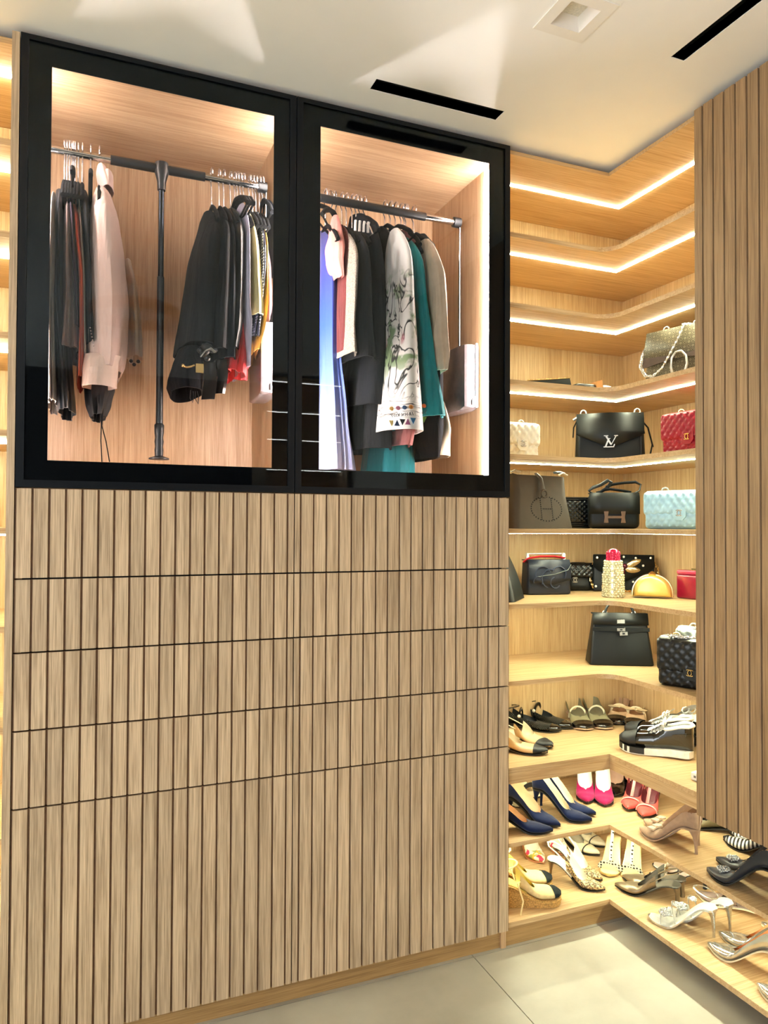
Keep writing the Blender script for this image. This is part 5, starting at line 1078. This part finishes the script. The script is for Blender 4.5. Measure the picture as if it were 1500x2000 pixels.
def leopard():
    t = NT('leopard print'); t.b.inputs['Roughness'].default_value = .5; tc = t.node('ShaderNodeTexCoord'); v = t.node('ShaderNodeTexVoronoi'); v.inputs['Scale'].default_value = 150; t.link(tc.outputs['Object'], v.inputs['Vector'])
    t.link(t.ramp([(.22, lin('a98552')), (.34, lin('2b2118')), (.5, lin('2f251a')), (.58, lin('c9ad7c'))], v.outputs['Distance']), t.b.inputs['Base Color']); return t.m
sh = Shoe(.21, .065, 'point', .68, .028, .05, .026, open_back=True).upper(leopard(), IVY).sole(BSOLE).heel(leather('brown heel', '8a6a42', .4), 'stiletto').sling(leather('ivory strap', 'dcd0b4', .4), .42, .052, .004)
pair(sh, 'slingback', 'leopard print pointed slingback with ivory insole', Z10, (z5(948, 668), z5(415, 520)), (z5(922, 580), z5(470, 390)))
OFFW = leather('off-white leather', 'e2d5b4', .4)
sh = Shoe(.22, .03, 'point', .66, .030, .05, .034).upper(OFFW, leather('grey beige lining', '9b8f78', .6)).patch(.745, .765, BW, 'black_stripe').sole(BSOLE).heel(OFFW, 'kitten')
pair(sh, 'pointed_flat', 'off-white pointed shoe with one black stripe', Z10, (z5(898, 345), z5(480, 190)), (z5(958, 270), z5(610, 130)))
GLDL = plain('pale gold leather', 'd8bc7c', .28, .7, noise=.06)
def studs(): return dots('white strap with dark studs', 'd6cbb2', '241e17', 95, .36)
STUD = studs()
sh = Shoe(.205, .07, 'almond', st=.005).insole(leather('gold cream insole', 'dcc796', .4)).sole(GLDL, .006, 1.02).heel(GLDL, 'block').ankle(STUD, .06, .006, .14, .032)
sh.tube('toe_strap', sh.over(.76, .026), .008, STUD, .25); sh.tube('t_strap', [Vector((.66*sh.L, 0, sh.zf(.66)+.03)), Vector((.45*sh.L, 0, sh.zf(.45)+.058)), Vector((.28*sh.L, 0, sh.zf(.28)+.07))], .006, STUD, .3); sh.part('buckle', MB().tube([Vector((.14*sh.L+.007*math.cos(q), -.034, sh.zf(.14)+.062+.007*math.sin(q))) for q in [2*PI*k/10 for k in range(10)]], .0018, 6, closed=True), GOLD)
pair(sh, 'block_sandal', 'gold block-heel sandal with studded white straps', Z10, (z5(970, 540), z5(1090, 170)), (z5(1170, 580), z5(1250, 220)), 'left', 'right', 'sandal')
PEW = plain('pewter leather', '80705a', .3, .55, noise=.08)
sh = Shoe(.22, .055, 'point', .64, .030, .045, .034, open_back=True).upper(PEW, leather('grey lining', '5b564c', .5)).sole(BSOLE).insole(leather('grey lining', '5b564c', .5), 0, .5).heel(PEW, 'kitten').sling(PEW, .44, .048, .004)
pair(sh, 'slingback', 'pewter pointed slingback with kitten heel', Z10, (z7(98, 392), z7(672, 530)), (z7(165, 318), z7(790, 495)))
sh = Shoe(.20, .05, 'almond').insole(leather('pale pink insole', 'dcc6b8', .5)).sole(BSOLE).heel(BW, 'kitten').ankle(BW, .05, .005)
sh.tube('toe_strap', sh.over(.72, .03), .014, IVY, .2); sh.tube('instep_strap', sh.over(.48, .045), .009, BW, .3); sh.part('bow_ornament', MB().ball((.72*.2, 0, sh.zf(.72)+.036), .012, 8, sy=1.4, sz=.7), GOLD)
pair(sh, 'sandal', 'black and ivory sandal with gold ornament behind the pewter slingbacks', Z10, (z6(412, 985), z6(860, 1090)), (z6(440, 900), z6(860, 980)), 'front', 'rear', 'sandal')
SLV = plain('silver mirror leather', 'd4d6d4', .14, .9, noise=.05)
sh = Shoe(.21, .085, 'almond', st=.004).insole(plain('silver insole', 'e2e0d8', .3, .4)).sole(SLV, .005, 1.0).heel(SLV, 'stiletto').ankle(SLV, .045, .0035, .16, .03)
sh.tube('toe_strap', sh.over(.78, .024), .006, SLV, .3); sh.tube('cross_strap', sh.over(.56, .05, 1.02, 10, .08), .0035, SLV, .4); crystals(sh, .74, .028, CRS, .017, .021, 24, .0045, 'crystal_brooch')
crystals(sh, .58, .052, CRS, .009, .012, 14, .0035, 'crystal_brooch')
pair(sh, 'crystal_sandal', 'silver stiletto sandal with crystal brooch', Z10, (z7(402, 668), z7(920, 822)), (z7(560, 610), z7(1065, 772)), 'front', 'rear', 'sandal')
MAUV = leather('mauve grey suede', '8c7870', .7)
sh = Shoe(.215, .02, 'point', .60, .028, .045, .034, open_back=True).upper(MAUV, leather('mauve lining', '7a6a64', .6)).sole(CREAM).insole(MAUV, 0, .5)
place(sh, 'mule', 'mauve grey pointed mule behind the silver crystal sandals', 'shoe', z7(842, 470), z7(1340, 640), Z10, 'shoes at the back')
sh = Shoe(.22, .075, 'point', .62, .029, .056, .036).upper(SLV, leather('caramel lining', 'c98f5c', .5)).sole(CREAM).heel(SLV, 'stiletto')
pair(sh, 'pump', 'silver mirror-leather pointed pump', Z10, (z7(948, 940), z7(1620, 1250)), (z7(1052, 840), z7(1720, 1110)))
place(sh, 'pump', 'silver pump with only its toe inside the bottom right corner', 'shoe', z7(1400, 1318), z7(1900, 1600), Z10, 'silver pumps at the right edge')
place(sh, 'pump', 'silver pump whose toe shows at the right edge behind the others', 'shoe', z7(1440, 752), z7(2000, 960), Z10, 'silver pumps at the right edge')
# ---------- left shelves (a sliver in the photo)
sh = Shoe(.225, .05, 'point', .62, .029, .056, .036).upper(BEIGE, CREAM).sole(BSOLE).heel(BEIGE, 'stiletto')
place(sh, 'pump', 'beige pump at the far left edge of the photo', 'shoe', (0, 1300), (-200, 1300), SU[5]+ST, 'items on the left shelves').location = (-.265, .16, SU[5]+ST+.0006)
sh = Shoe(.22, .05, 'almond', .62, .03, .055, .036).upper(PATENT, CREAM).sole(BSOLE).heel(BSOLE, 'kitten')
place(sh, 'pump', 'black patent pump at the far left edge of the photo', 'shoe', (0, 1300), (-200, 1300), SU[6]+ST, 'items on the left shelves').location = (-.262, .14, SU[6]+ST+.0006)
t = bag('handbag', 'black rounded bag at the far left edge of the photo', 'handbag', -.14, .12, SU[7]+ST, 0); body(.15, .10, .13, .03, None, .04).build('body', BLKL, t, 60)
MB().tube([Vector((.04*math.cos(R_(q)), 0, .125+.045*math.sin(R_(q)))) for q in [180-180*k/12 for k in range(13)]], .004, 8).build('handle', BLKL, t, 60)
